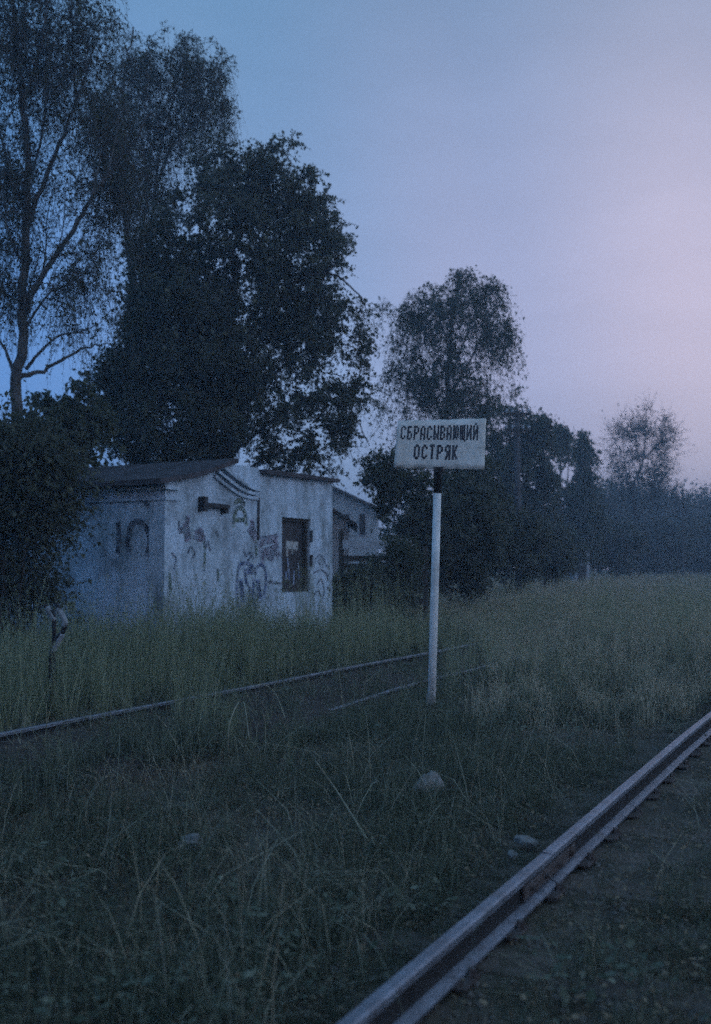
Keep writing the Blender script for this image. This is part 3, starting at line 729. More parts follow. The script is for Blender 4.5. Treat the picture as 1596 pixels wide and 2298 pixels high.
def stone(loc, size, seed, label):
    r = np.random.default_rng(seed); import bmesh
    bm = bmesh.new(); bmesh.ops.create_icosphere(bm, subdivisions=3, radius=0.5); nz = smooth_noise(seed, 5.0)
    for v in bm.verts:
        k = 1 + 0.30 * nz(np.array([v.co]))[0] + 0.16 * nz(np.array([v.co]) * 3.1 + 2)[0]
        v.co = Vector((v.co.x * size[0] * k, v.co.y * size[1] * k, max(v.co.z, -0.3) * size[2] * k))
    me = bpy.data.meshes.new('stone'); bm.to_mesh(me); bm.free(); me.materials.append(M['stone'])
    o = link('stone', me); o.location = loc; o.rotation_euler.z = r.uniform(0, 6)
    return tag(o, label, 'stone', 'pale stones lying in the grass')
stone(gp(960, 1778, .0) + Vector((0, 0, .05)), (.24, .17, .17), 3, 'large pale stone in the grass below the sign post')
stone(gp(1178, 1896, .0) + Vector((0, 0, .02)), (.13, .09, .06), 4, 'small flat pale stone beside the rail joint')
stone(gp(1152, 1925, .0) + Vector((0, 0, .015)), (.06, .05, .04), 5, 'tiny pale stone left of the rail joint')
stone(gp(430, 1900, .0) + Vector((0, 0, .02)), (.13, .10, .09), 6, 'rough grey stone deep in the grass at lower left')
def stalk(lst, label, r0=0.006):
    P = [gp(x, y, z) for x, y, z in lst]
    o = MB().tube(catmull(P, 12), [r0 * (1 - 0.05 * i) for i in range(12)], 6).build('dry_stalk', M['stalk'], None, smooth=True)
    return tag(o, label, 'stalk', 'dry stalks in the grass')
stalk([(826, 1886, 0.02), (790, 1828, .12), (750, 1765, .24), (708, 1706, .38)], 'long straight dry stalk leaning left in the foreground grass')
stalk([(842, 1900, 0.02), (832, 1875, .07), (815, 1850, .14)], 'short pale dry stalk beside the foot of the long stalk')
stalk([(512, 1700, 0.02), (516, 1620, .3), (545, 1570, .42), (560, 1660, .2)], 'arching dry stalk bent over in front of the far track')
stalk([(640, 1612, 0.0), (618, 1555, .22), (588, 1535, .32), (560, 1545, .30)], 'hooked dry stalk drooping beside the far track')
stalk([(160, 1520, 0.0), (135, 1400, .5), (100, 1330, .9)], 'thin leaning dry stalk by the striped bars')
stalk([(330, 1475, 0.0), (285, 1420, .5), (252, 1365, .95)], 'thick pale dry stalk leaning left before the hut side wall', 0.009)

# ------------------------------------------------------------------ trees
YA = 19.5
tree('birch_tree', 'tall sparse birch with long bare limbs at the left edge', 'tree', 'birch trees', pt(30, 1440, YA) * 1,
     ([Vector((pt(28, 1200, YA).x, YA, -0.3)), pt(34, 1028, YA), pt(42, 865, YA), pt(51, 748, YA), pt(55, 608, YA), pt(59, 491, YA), pt(61, 374, YA), pt(50, 234, YA), pt(34, 70, YA), pt(25, -150, YA), pt(40, -380, YA)], 0.135, 0.03),
     [pth([(60, 700), (75, 650), (164, 519), (206, 444), (271, 350), (304, 313), (340, 250)], YA, 0.075, 0.012, -1.5),
      pth([(58, 520), (89, 430), (136, 323), (173, 220), (192, 164), (225, 60)], YA, 0.065, 0.012, 0.8),
      pth([(172, 222), (164, 130), (163, 0), (170, -120)], YA + .7, 0.03, 0.01),
      pth([(42, 845), (93, 832), (154, 799), (206, 776), (250, 770)], YA, 0.055, 0.01, 0.5),
      pth([(60, 828), (89, 790), (136, 752), (187, 743), (230, 720)], YA, 0.04, 0.008, -0.8),
      pth([(55, 740), (110, 660), (150, 640), (190, 600)], YA, 0.03, 0.008, 1.2),
      pth([(200, 455), (240, 470), (275, 462), (320, 440)], YA - 1.1, 0.022, 0.007),
      pth([(57, 470), (30, 420), (10, 330), (-20, 240)], YA, 0.05, 0.012, 1.0),
      pth([(40, 860), (10, 780), (-30, 700)], YA, 0.05, 0.012, 0.3),
      pth([(130, 330), (150, 300), (190, 275), (240, 285)], YA + .4, 0.02, 0.006),
      pth([(50, 240), (90, 120), (110, -40)], YA, 0.04, 0.01, -1.0), pth([(58, 430), (95, 300), (105, 150), (100, 0)], YA, 0.03, 0.008, 0.8), pth([(110, 600), (140, 520), (150, 400)], YA, 0.02, 0.006, -0.8),
      pth([(60, 700), (100, 590), (105, 500), (120, 420)], YA, 0.028, 0.007, 1.0), pth([(55, 600), (20, 520), (8, 420)], YA, 0.03, 0.008, -0.6), pth([(205, 444), (225, 350), (215, 270)], YA - 1, 0.018, 0.005), pth([(240, 395), (262, 300), (270, 200)], YA - 1.2, 0.016, 0.005),
      pth([(50, 700), (90, 560), (80, 480)], YA, 0.02, 0.006, 1.4)],
     [blob(170, 620, 110, 180, YA, w=130), blob(230, 500, 60, 160, YA, w=150), blob(30, 90, 120, 190, YA), blob(190, 80, 80, 150, YA), blob(100, -130, 190, 150, YA), blob(20, 400, 80, 180, YA), blob(150, 350, 110, 130, YA, w=60), blob(235, 300, 60, 110, YA),
      blob(140, 620, 80, 70, YA, w=130), blob(10, 620, 60, 120, YA), blob(190, 730, 70, 50, YA, w=70), blob(270, 420, 50, 90, YA), blob(110, 180, 90, 110, YA)],
     M['bark_birch'], M['leaf_birch'], nclus=1000, ntwig=7, nleaf=8, leaf=0.046, twig=0.85, droop=0.9, seed=11, twr=.005, gap=-1.0, up=0.2, gfreq=2.4, outer=0.7)
YB = 27.0
tree('birch_tree', 'slender drooping birch rising above the dark tree', 'tree', 'birch trees', (pt(330, 1300, YB).x, YB, 0),
     ([Vector((pt(330, 1300, YB).x, YB, -0.3)), pt(320, 900, YB), pt(292, 551, YB), pt(268, 380, YB), pt(262, 290, YB), pt(285, 150, YB), pt(300, 60, YB)], 0.16, 0.02),
     [pth([(318, 850), (335, 600), (348, 420), (380, 250), (420, 90)], YB, 0.09, 0.012, 0.8), pth([(348, 420), (400, 300), (460, 200), (495, 130)], YB + .4, 0.05, 0.01, 0.6),
      pth([(300, 600), (330, 450), (322, 300), (340, 130)], YB, 0.05, 0.01, -1.0), pth([(280, 470), (230, 360), (215, 260)], YB, 0.035, 0.008, -0.4)],
     [blob(290, 140, 65, 85, YB), blob(370, 140, 65, 95, YB), blob(435, 160, 60, 100, YB), blob(495, 160, 18, 50, YB), blob(330, 280, 85, 90, YB), blob(440, 270, 65, 80, YB), blob(330, 400, 60, 80, YB), blob(240, 250, 50, 90, YB), blob(500, 250, 20, 50, YB)],
     M['bark_birch'], M['leaf_birch'], nclus=470, ntwig=8, nleaf=9, leaf=0.058, twig=1.0, droop=1.2, seed=23, gap=-0.7, up=0.15, gfreq=2.2, outer=0.65)
YC = 26.0
tree('broadleaf_tree', 'big dense dark tree standing behind the white hut', 'tree', None, (pt(520, 1300, YC).x, YC, 0),
     ([Vector((pt(520, 1300, YC).x, YC, -0.3)), pt(515, 1050, YC), pt(520, 800, YC), pt(530, 560, YC), pt(560, 380, YC)], 0.26, 0.04),
     [pth([(515, 1050), (420, 850), (350, 680), (330, 560)], YC, 0.12, 0.02, -1), pth([(518, 900), (640, 660), (730, 612), (800, 655), (820, 690)], YC, 0.06, 0.01, -1.2),
      pth([(516, 1020), (650, 915), (720, 888), (790, 930), (830, 1000)], YC, 0.055, 0.01, -1.6), pth([(518, 950), (660, 800), (760, 770), (830, 800)], YC, 0.055, 0.01, 0.8),
      pth([(520, 800), (620, 600), (690, 480), (740, 420)], YC, 0.08, 0.012, 0.5), pth([(520, 780), (450, 560), (470, 400)], YC, 0.08, 0.012, 1.0), pth([(516, 1040), (380, 960), (270, 930)], YC, 0.07, 0.012, -0.6),
      pth([(515, 1080), (640, 1010), (720, 1040), (760, 1090)], YC, 0.05, 0.01, -1.4), pth([(690, 890), (740, 930), (770, 1010)], YC - 1.2, 0.02, 0.006), pth([(700, 620), (760, 590), (790, 560)], YC - 1, 0.02, 0.006), pth([(640, 670), (700, 660), (770, 690), (805, 740)], YC - .8, 0.025, 0.006), pth([(660, 910), (720, 920), (770, 980), (800, 1050)], YC - 1.3, 0.025, 0.006), pth([(650, 800), (710, 830), (780, 850), (840, 900)], YC, 0.025, 0.006), pth([(600, 1020), (680, 980), (720, 1000), (750, 1060)], YC - 1.0, 0.025, 0.006), pth([(690, 600), (740, 560), (770, 500)], YC, 0.02, 0.006)],
     [blob(470, 640, 190, 260, YC, 2.6, 420), blob(430, 860, 200, 190, YC, 2.6, 420), blob(420, 740, 150, 150, YC, 1.5, 300), blob(330, 800, 100, 120, YC, 2, 360), blob(250, 860, 45, 70, YC), blob(590, 430, 95, 100, YC), blob(510, 400, 85, 85, YC), blob(640, 580, 95, 150, YC), blob(350, 680, 80, 150, YC), blob(285, 920, 65, 110, YC),
      blob(540, 900, 130, 150, YC, 2.4), blob(680, 470, 65, 95, YC), blob(735, 560, 45, 70, YC, w=220), blob(370, 1000, 110, 70, YC), blob(665, 745, 85, 95, YC, w=330), blob(740, 720, 80, 80, YC, w=270), blob(740, 900, 85, 90, YC, w=270), blob(800, 800, 45, 70, YC, w=90), blob(700, 1010, 90, 60, YC, w=150),
      blob(480, 340, 40, 40, YC, w=60), blob(640, 350, 40, 40, YC, w=50)],
     M['bark'], M['leaf_dark'], nclus=1050, ntwig=12, nleaf=21, leaf=0.072, twig=0.75, droop=0.3, seed=31, gap=-1.3, up=0.2, outer=0.5, wide=0.36, gfreq=1.6)
YD = 40.0
tree('birch_tree', 'rounded drooping birch seen above the sign board', 'tree', 'birch trees', (pt(1005, 1300, YD).x, YD, 0),
     ([Vector((pt(1005, 1300, YD).x, YD, -0.3)), pt(1000, 1050, YD), pt(1005, 850, YD), pt(1020, 700, YD), pt(1030, 620, YD)], 0.2, 0.03),
     [pth([(1000, 960), (950, 820), (920, 700)], YD, 0.08, 0.015, 1), pth([(1003, 900), (1070, 780), (1110, 690)], YD, 0.08, 0.015, -1), pth([(1003, 860), (1060, 720), (1075, 640)], YD, 0.06, 0.012, 1)],
     [blob(1000, 690, 110, 75, YD), blob(1050, 640, 55, 40, YD), blob(945, 720, 75, 70, YD), blob(1090, 740, 50, 90, YD), blob(1000, 820, 95, 80, YD), blob(990, 910, 100, 60, YD), blob(1120, 710, 25, 60, YD), blob(920, 850, 55, 60, YD), blob(860, 690, 35, 25, YD, w=260), blob(1070, 880, 60, 60, YD), blob(1040, 610, 35, 25, YD, w=300), blob(1110, 650, 25, 30, YD, w=300), blob(1135, 760, 18, 60, YD, w=400), blob(890, 930, 50, 60, YD, w=150), blob(930, 1000, 60, 60, YD, w=150)],
     M['bark_birch'], M['leaf_mid'], nclus=430, ntwig=9, nleaf=11, leaf=0.085, twig=1.3, droop=1.2, seed=41, gap=-0.5, up=0.15, gfreq=1.4, outer=0.65)
YE = 50.0
tree('broadleaf_tree', 'dark upright tree directly behind the telegraph pole', 'tree', None, (pt(1180, 1300, YE).x, YE, 0),
     ([Vector((pt(1180, 1300, YE).x, YE, -0.3)), pt(1180, 1150, YE), pt(1185, 1000, YE), pt(1190, 920, YE)], 0.25, 0.04),
     [pth([(1180, 1180), (1130, 1080), (1120, 1010)], YE, 0.1, 0.02, 1), pth([(1180, 1150), (1215, 1050), (1220, 950)], YE, 0.1, 0.02, -1)],
     [blob(1180, 960, 50, 55, YE), blob(1165, 1060, 85, 100, YE), blob(1100, 1100, 60, 80, YE), blob(1100, 960, 40, 50, YE, w=200), blob(1210, 1000, 28, 80, YE), blob(1140, 1170, 80, 90, YE), blob(1205, 1140, 50, 100, YE), blob(1150, 900, 25, 30, YE, w=100)],
     M['bark'], M['leaf_dark'], nclus=380, ntwig=9, nleaf=10, leaf=0.16, twig=0.9, droop=0.3, seed=51, gap=-0.9, outer=0.42)
def small_tree(label, px, Y, top_y, half, seed, lm='leaf_far', group='trees along the far edge of the meadow', nclus=130, leaf=0.2, droop=0.8, gap=-0.7, w2=0.75, ntwig=8, nleaf=9, name='willow_tree', low=1255):
    H = top_y; k = Y / FPX; r = np.random.default_rng(seed)
    mid = (H + low) / 2; hh = (low - H) / 2
    tr = ([Vector((pt(px, 1280, Y).x, Y, -0.3)), pt(px + r.uniform(-4, 4), mid + hh * .4, Y), pt(px + r.uniform(-6, 6), mid - hh * .2, Y), pt(px + r.uniform(-6, 6), H + hh * .25, Y)], 0.0028 * Y, 0.0006 * Y)
    lb = [pth([(px, mid + hh * .5), (px + sg_ * half * .5, mid), (px + sg_ * half * .7, H + hh * .5)], Y, 0.0012 * Y, 0.0004 * Y, dd) for sg_, dd in ((-1, 0.8), (1, -0.8))]
    bl = [blob(px + r.uniform(-.2, .2) * half, H + hh * .38, half * .6, hh * .38, Y), blob(px - half * .35, mid, half * w2, hh * .5, Y), blob(px + half * .35, mid + r.uniform(-.2, .2) * hh, half * w2, hh * .5, Y), blob(px, mid + hh * .55, half * .9, hh * .4, Y)]
    return tree(name, label, 'tree', group, (tr[0][0].x, Y, 0), tr, lb, bl, M['bark'], M[lm], nclus=nclus, ntwig=ntwig, nleaf=nleaf, leaf=leaf, twig=0.018 * Y, droop=droop, seed=seed, gap=gap, gfreq=0.6, brad=0.0006 * Y, twr=0.0001 * Y, up=0.15, outer=0.6)
small_tree('ragged willow just right of the dark tree by the telegraph pole', 1255, 62, 950, 32, 61, 'leaf_mid', gap=-1.0, nclus=190)
small_tree('narrow drooping willow with a gap of sky on its left', 1312, 64, 955, 24, 62, 'leaf_mid', gap=-0.9, nclus=140)
small_tree('low bushy willow below the two ragged willows', 1290, 66, 1080, 62, 63, 'leaf_mid', gap=-1.0, nclus=190)
YF = 82.0
tree('bare_tree', 'thin nearly leafless tree standing alone against the pale right sky', 'tree', None, (pt(1432, 1280, YF).x, YF, 0),
     ([Vector((pt(1432, 1280, YF).x, YF, -0.3)), pt(1428, 1180, YF), pt(1420, 1100, YF), pt(1445, 1020, YF), pt(1450, 920, YF)], 0.2, 0.03),
     [pth([(1424, 1130), (1405, 1060), (1395, 960)], YF, 0.09, 0.02, 1), pth([(1440, 1035), (1480, 990), (1495, 930)], YF, 0.08, 0.02, -1), pth([(1426, 1170), (1470, 1100), (1505, 1050)], YF, 0.09, 0.02, 0), pth([(1420, 1100), (1390, 1060), (1370, 1030)], YF, 0.06, 0.02, 0), pth([(1437, 1050), (1425, 980), (1420, 920)], YF, 0.06, 0.02, 0)],
     [blob(1400, 990, 40, 60, YF), blob(1450, 960, 45, 50, YF), blob(1490, 1000, 35, 70, YF), blob(1430, 1070, 60, 60, YF), blob(1480, 1100, 40, 50, YF)],
     M['bark'], M['leaf_far'], nclus=260, ntwig=8, nleaf=3, leaf=0.12, twig=1.6, droop=-0.1, seed=71, gap=-0.6, twr=0.013, up=0.1, gfreq=0.5)
FT = [(1345, 95, 1110, 50, 'low rounded tree at the left end of the far tree line'), (1395, 100, 1085, 50, 'far tree behind the foot of the leafless tree'), (1440, 108, 1095, 55, 'broad low far tree right of the leafless tree'),
      (1495, 112, 1100, 50, 'short far tree left of the thin dark post'), (1545, 115, 1125, 45, 'far bush-like tree right of the thin dark post'), (1590, 118, 1115, 50, 'taller far tree at the right edge of the meadow'), (1650, 120, 1110, 70, 'far tree beyond the right edge of the meadow'), (1740, 120, 1090, 80, 'outermost far tree to the right')]
for i, (x, Y, ty, hf, lb) in enumerate(FT):
    small_tree(lb, x, Y, ty, hf, 80 + i, 'leaf_far', leaf=0.27, nclus=190, gap=-.75, droop=-0.5, w2=.9, ntwig=7, nleaf=9, name='far_tree', low=1268)
BT = [(-60, 48, 1000, 110, 'tree far behind the left bushes, by the frame edge'), (80, 55, 1090, 100, 'low tree far behind the left end of the hut'), (250, 60, 1110, 100, 'low tree far behind the side wall of the hut'), (940, 58, 1120, 70, 'low tree behind the sign, beyond the pale house')]
for i, (x, Y, ty, hf, lb) in enumerate(BT):
    small_tree(lb, x, Y, ty, hf, 110 + i, 'leaf_mid', leaf=0.2, nclus=130, gap=-0.4, droop=0.5, name='far_tree', group='trees behind the hut', low=1270)
def bush(label, px, py, rx, ry, Y, seed, lm='leaf_dark', nclus=120, leaf=0.07, gap=-0.7, ntwig=9, nleaf=13, twig=0.5, droop=0.25, extra=(), name='bush', group='bushes around the hut and sign'):
    r = np.random.default_rng(seed); B = Vector((pt(px, py, Y).x, Y, -0.1))
    st = []
    for k in range(5):
        e = pt(px + r.uniform(-.6, .6) * rx, py - ry * r.uniform(0, .7), Y + r.uniform(-.4, .4)); st.append(([B + Vector((r.uniform(-.2, .2), r.uniform(-.2, .2), 0)), B.lerp(e, .5) + Vector((r.uniform(-.2, .2), 0, .1)), e], 0.025, 0.008))
    return tree(name, label, 'bush', group, (B.x, Y, 0), None, st, [blob(px, py, rx, ry, Y)] + [blob(*e, Y) for e in extra], M['bark'], M[lm], nclus=nclus, ntwig=ntwig, nleaf=nleaf, leaf=leaf, twig=twig, droop=droop, seed=seed, gap=gap, brad=0.01, twr=0.003, gfreq=1.6)
bush('dark thicket at the left frame edge beside the striped bars', 25, 1180, 85, 150, 14.5, 201, nclus=170, gap=-.35, twig=.9, leaf=.065, extra=[(40, 1290, 100, 90), (10, 1020, 60, 80), (70, 1080, 70, 90)])
bush('dark bush hiding the left end of the hut side wall', 60, 1200, 65, 140, 15.3, 202, nclus=95, gap=-.3, twig=.85, leaf=.06, extra=[(90, 1320, 70, 50)])
bush('leafy sapling against the sky above the left thicket', 150, 960, 100, 100, 21, 203, 'leaf_mid', nclus=100, gap=-0.05, leaf=0.11, twig=0.6, droop=0.6, extra=[(80, 1010, 60, 60)])
bush('low shrub against the sunlit foot of the hut right corner', 800, 1330, 65, 55, 22.6, 204, nclus=80)
bush('shrub in front of the plank fence', 850, 1320, 80, 70, 23.4, 205, nclus=100)
bush('thin shrub growing over the pale top board of the fence', 900, 1250, 50, 50, 23.4, 220, 'leaf_mid', nclus=26, gap=-0.5)
bush('leafy bush with sky gaps left of the sign post', 905, 1090, 65, 80, 27, 206, 'leaf_mid', nclus=75, gap=-0.2, leaf=0.09, twig=.6, extra=[(850, 1060, 50, 50)])
bush('dark bush behind the lower half of the sign post', 965, 1225, 70, 95, 27.0, 207, nclus=150)
bush('wide dark bush right of the sign post', 1040, 1200, 90, 130, 27.5, 208, nclus=200, leaf=0.1)
bush('tall dark bush under the right corner of the sign', 1060, 1110, 70, 100, 31, 209, 'leaf_dark', nclus=150, leaf=0.11)
bush('dark bush below the telegraph pole', 1140, 1220, 80, 85, 36, 210, nclus=150, leaf=0.12)
bush('low bush at the meadow edge right of the telegraph pole', 1215, 1235, 70, 60, 42, 211, nclus=110, leaf=0.13)
bush('low far bush left of the pale cabin', 1260, 1240, 50, 45, 57, 212, 'leaf_mid', nclus=90, leaf=0.18)
bush('low far bush right of the pale cabin', 1375, 1225, 70, 55, 70, 213, 'leaf_far', nclus=110, leaf=0.22, twig=.9)
bush('low scrub under the far tree line, left of the thin dark post', 1430, 1248, 90, 32, 100, 221, 'leaf_far', nclus=130, leaf=0.25, twig=1.1)
bush('low scrub under the far tree line, right of the thin dark post', 1545, 1248, 85, 32, 106, 222, 'leaf_far', nclus=130, leaf=0.25, twig=1.1)
bush('low scrub at the far right edge under the tree line', 1640, 1246, 80, 32, 110, 223, 'leaf_far', nclus=110, leaf=0.27, twig=1.1)
bush('far bush at the right end of the meadow', 1480, 1225, 80, 55, 84, 214, 'leaf_far', nclus=120, leaf=0.26, twig=1.1)
bush('outermost far bush by the right frame edge', 1580, 1222, 80, 60, 92, 215, 'leaf_far', nclus=130, leaf=0.28, twig=1.2)

# ------------------------------------------------------------------ grasses
SRC = {}
def tuft(name, r, n, hmin, hmax, wid, lean, rad, curl=0.4, head=0.0, broad=0, bs=1.0):
    """one clump of blades (and optional seed heads, broad leaves) round the origin"""
    K = 4; h = r.uniform(hmin, hmax, n); az = r.uniform(0, 6.283, n); rr = rad * np.sqrt(r.random(n))
    b0 = np.stack([rr * np.cos(az), rr * np.sin(az), np.full(n, -0.03)], 1)
    la = r.uniform(0, 6.283, n); ln = np.abs(r.normal(0, lean, n)); dirh = np.stack([np.cos(la), np.sin(la), 0 * la], 1)
    t = np.linspace(0, 1, K)
    P = b0[:, None] + np.array([0, 0, 1.0])[None, None] * (t[None] * (1 - curl * ln[:, None] * t[None] ** 2) * h[:, None])[:, :, None] + dirh[:, None] * (ln[:, None] * h[:, None] * (t ** 1.8)[None])[:, :, None]
    sa = r.uniform(0, 6.283, n); side = np.stack([np.cos(sa), np.sin(sa), 0 * sa], 1)
    wv = wid * r.uniform(0.6, 1.3, n)[:, None] * np.array([1, 0.9, 0.6, 0.12])[None]
    V = np.stack([P - side[:, None] * wv[:, :, None] / 2, P + side[:, None] * wv[:, :, None] / 2], 2).reshape(-1, 3)
    i = np.arange(n * K * 2).reshape(n, K, 2)
    F = np.stack([i[:, :-1, 0], i[:, :-1, 1], i[:, 1:, 1], i[:, 1:, 0]], -1).reshape(-1, 4)
    if head:
        tops = P[:, -1][h > hmin + 0.5 * (hmax - hmin)]; m = 9
        c = np.repeat(tops, m, 0) + r.normal(size=(len(tops) * m, 3)) * np.array([.008, .008, head * .35]) - np.array([0, 0, head * .5])
        a = r.normal(size=c.shape) * np.array([.5, .5, 1]); a /= np.linalg.norm(a, axis=1, keepdims=True); b = np.cross(a, r.normal(size=c.shape)); b /= np.linalg.norm(b, axis=1, keepdims=True)
        a *= 0.016; b *= 0.005
        VH = np.stack([c - a, c + b, c + a, c - b], 1).reshape(-1, 3); F = np.vstack([F, np.arange(len(VH)).reshape(-1, 4) + len(V)]); V = np.vstack([V, VH])
    if broad:
        c = np.stack([r.normal(0, rad * .8, broad), r.normal(0, rad * .8, broad), r.uniform(0.02, hmax * .6, broad)], 1)
        a = r.normal(size=c.shape) * np.array([1, 1, .5]); a /= np.linalg.norm(a, axis=1, keepdims=True); b = np.cross(a, np.array([0, 0, 1.0]) + r.normal(size=c.shape) * .4); b /= np.linalg.norm(b, axis=1, keepdims=True)
        s = r.uniform(.015, .04, (broad, 1)) * bs; a = a * s; b = b * s * .55
        VH = np.stack([c - a, c + b, c + a, c - b], 1).reshape(-1, 3); F = np.vstack([F, np.arange(len(VH)).reshape(-1, 4) + len(V)]); V = np.vstack([V, VH])
    return V, F
def source(key, m, makers):
    c = bpy.data.collections.new(key + '_sources')
    for V, F in makers:
        me = np_mesh(key + '_clump', V, F, m); c.objects.link(bpy.data.objects.new(key + '_clump', me))
    SRC[key] = c
r_ = np.random.default_rng(5)
source('low', M['grass_low'], [tuft('t', r_, 46, .03, .17, .0042, .6, .12, broad=8, bs=.55) for _ in range(5)] + [tuft('t', r_, 34, .08, .32, .004, .5, .09) for _ in range(4)] + [tuft('t', r_, 9, .25, .5, .0035, .6, .10)])
source('litter', M['litter'], [tuft('t', r_, 40, .02, .09, .0045, 1.3, .14, broad=12, bs=.45) for _ in range(4)])
source('tall', M['grass_tall'], [tuft('t', r_, 22, .35, 1.0, .007, .16, .10, head=.16) for _ in range(4)] + [tuft('t', r_, 30, .25, .65, .008, .35, .12) for _ in range(3)])
source('meadow', M['grass_meadow'], [tuft('t', r_, 30, .22, .55, .008, .30, .16, head=.10) for _ in range(4)] + [tuft('t', r_, 34, .15, .45, .009, .45, .18) for _ in range(2)])
source('reed', M['grass_tall'], [tuft('t', r_, 7, .8, 1.5, .006, .13, .14, head=.22) for _ in range(6)])
source('straw', M['stalk'], [tuft('t', r_, 6, .3, .75, .0045, .95, .12, curl=.5) for _ in range(6)])
M['weed'] = leaf_mat('pale_weed_leaves', (0.09, 0.115, 0.08), (0.27, 0.30, 0.23), 0.3)
source('weed', M['weed'], [tuft('t', r_, 4, .10, .35, .005, .4, .09, broad=26, bs=.9) for _ in range(5)])
def scatter(name, key, pts, scl, tilt=0.12):
    n = len(pts); me = bpy.data.meshes.new(name)
    me.vertices.add(n); me.vertices.foreach_set('co', np.asarray(pts, np.float32).ravel())
    rot = np.stack([rng.normal(0, tilt, n), rng.normal(0, tilt, n), rng.uniform(0, 6.283, n)], 1).astype(np.float32)
    a = me.attributes.new('rot', 'FLOAT_VECTOR', 'POINT'); a.data.foreach_set('vector', rot.ravel())
    a = me.attributes.new('scl', 'FLOAT', 'POINT'); a.data.foreach_set('value', np.asarray(scl, np.float32))
    a = me.attributes.new('idx', 'INT', 'POINT'); a.data.foreach_set('value', rng.integers(0, 1000, n).astype(np.int32) % len(SRC[key].objects))
    o = link(name, me); o['kind'] = 'stuff'
    g = bpy.data.node_groups.new(name, 'GeometryNodeTree')
    g.interface.new_socket('Geometry', in_out='INPUT', socket_type='NodeSocketGeometry'); g.interface.new_socket('Geometry', in_out='OUTPUT', socket_type='NodeSocketGeometry')
    gi = g.nodes.new('NodeGroupInput'); go = g.nodes.new('NodeGroupOutput'); ip = g.nodes.new('GeometryNodeInstanceOnPoints')
    ci = g.nodes.new('GeometryNodeCollectionInfo'); ci.inputs['Collection'].default_value = SRC[key]; ci.inputs['Separate Children'].default_value = True; ci.inputs['Reset Children'].default_value = True
    def at(nm, ty):
        q = g.nodes.new('GeometryNodeInputNamedAttribute'); q.data_type = ty; q.inputs['Name'].default_value = nm
        return [s for s in q.outputs if s.enabled and s.name == 'Attribute'][0]
    eu = g.nodes.new('FunctionNodeEulerToRotation')
    L = g.links.new
    L(at('rot', 'FLOAT_VECTOR'), eu.inputs[0]); L(eu.outputs[0], ip.inputs['Rotation'])
    L(gi.outputs[0], ip.inputs['Points']); L(ci.outputs[0], ip.inputs['Instance']); ip.inputs['Pick Instance'].default_value = True
    L(at('idx', 'INT'), ip.inputs['Instance Index']); L(at('scl', 'FLOAT'), ip.inputs['Scale']); L(ip.outputs[0], go.inputs[0])
    md = o.modifiers.new('scatter', 'NODES'); md.node_group = g
    return o
def field(n, Y0, Y1, pw, xl=-0.46, xr=0.46, pad=1.6):
    """points over the ground in view, a little past its sides, denser near by"""
    Y = (Y0 ** pw + rng.random(n) * (Y1 ** pw - Y0 ** pw)) ** (1 / pw)
    X = (xl + (xr - xl) * rng.random(n)) * Y + rng.uniform(-pad, pad, n)
    return X, Y
patch = smooth_noise(77, 1.1); patch2 = smooth_noise(78, 0.5); patch3 = smooth_noise(79, 2.6)
def noise2(f, X, Y): return f(np.stack([X, Y, 0 * X], 1))
def hutmask(X, Y):
    p = X * NL.x + Y * NL.y; s = X * T.x + Y * T.y
    return (p > HP - 0.05) & (p < HP + DEP + 0.3) & (s > S0 - 0.1) & (s < S1 + 0.1)
X, Y = field(19000, 2.0, 24, 1.15); p = X * NL.x + Y * NL.y; s = X * T.x + Y * T.y
dn = np.abs(p - P_NEAR); df = np.minimum(np.abs(p - P_FARL), np.abs(p - P_FARR))
prob = 0.72 + 0.75 * noise2(patch3, X, Y) + .3 * noise2(patch, X, Y)
prob = np.where(p < P_NEAR + 0.1, prob * .9 + .25 * noise2(patch3, X, Y), prob); prob = np.where((p > P_FARR - .5) & (p < P_FARL + .05) & (X / Y > -.12), prob * 0.22, prob)
k = (rng.random(len(X)) < prob) & (dn > 0.10) & (df > 0.09) & ~hutmask(X, Y)
sc = (0.85 + 0.35 * noise2(patch2, X, Y) + rng.normal(0, .2, len(X))).clip(.3, 1.7)
sc = np.where(dn < 0.35, sc * 0.55, sc); sc = np.where(p < P_NEAR, sc * 0.7, sc); sc = np.where((p > 2.2) & (p < P_FARR), sc * 1.15, sc); sc = np.where((np.abs(p - P_FARR) < .35) & (X / Y < -.1), sc * 1.5 + .2, sc)
scatter('short_grass', 'low', np.stack([X, Y, 0 * X - 0.03], 1)[k], sc[k])
X, Y = field(9000, 2.2, 18, 1.2); p = X * NL.x + Y * NL.y; dn = np.abs(p - P_NEAR); df = np.minimum(np.abs(p - P_FARL), np.abs(p - P_FARR))
k = (dn > 0.07) & (df > 0.08) & ~hutmask(X, Y) & ~((p > P_FARR - .4) & (p < P_FARL) & (X / Y > -.12) & (rng.random(len(X)) < .6)); sc = rng.uniform(.4, 1.2, len(X)); sc = np.where(dn < .3, sc * .6, sc)
scatter('leaf_litter', 'litter', np.stack([X, Y, 0 * X - 0.03], 1)[k], sc[k])
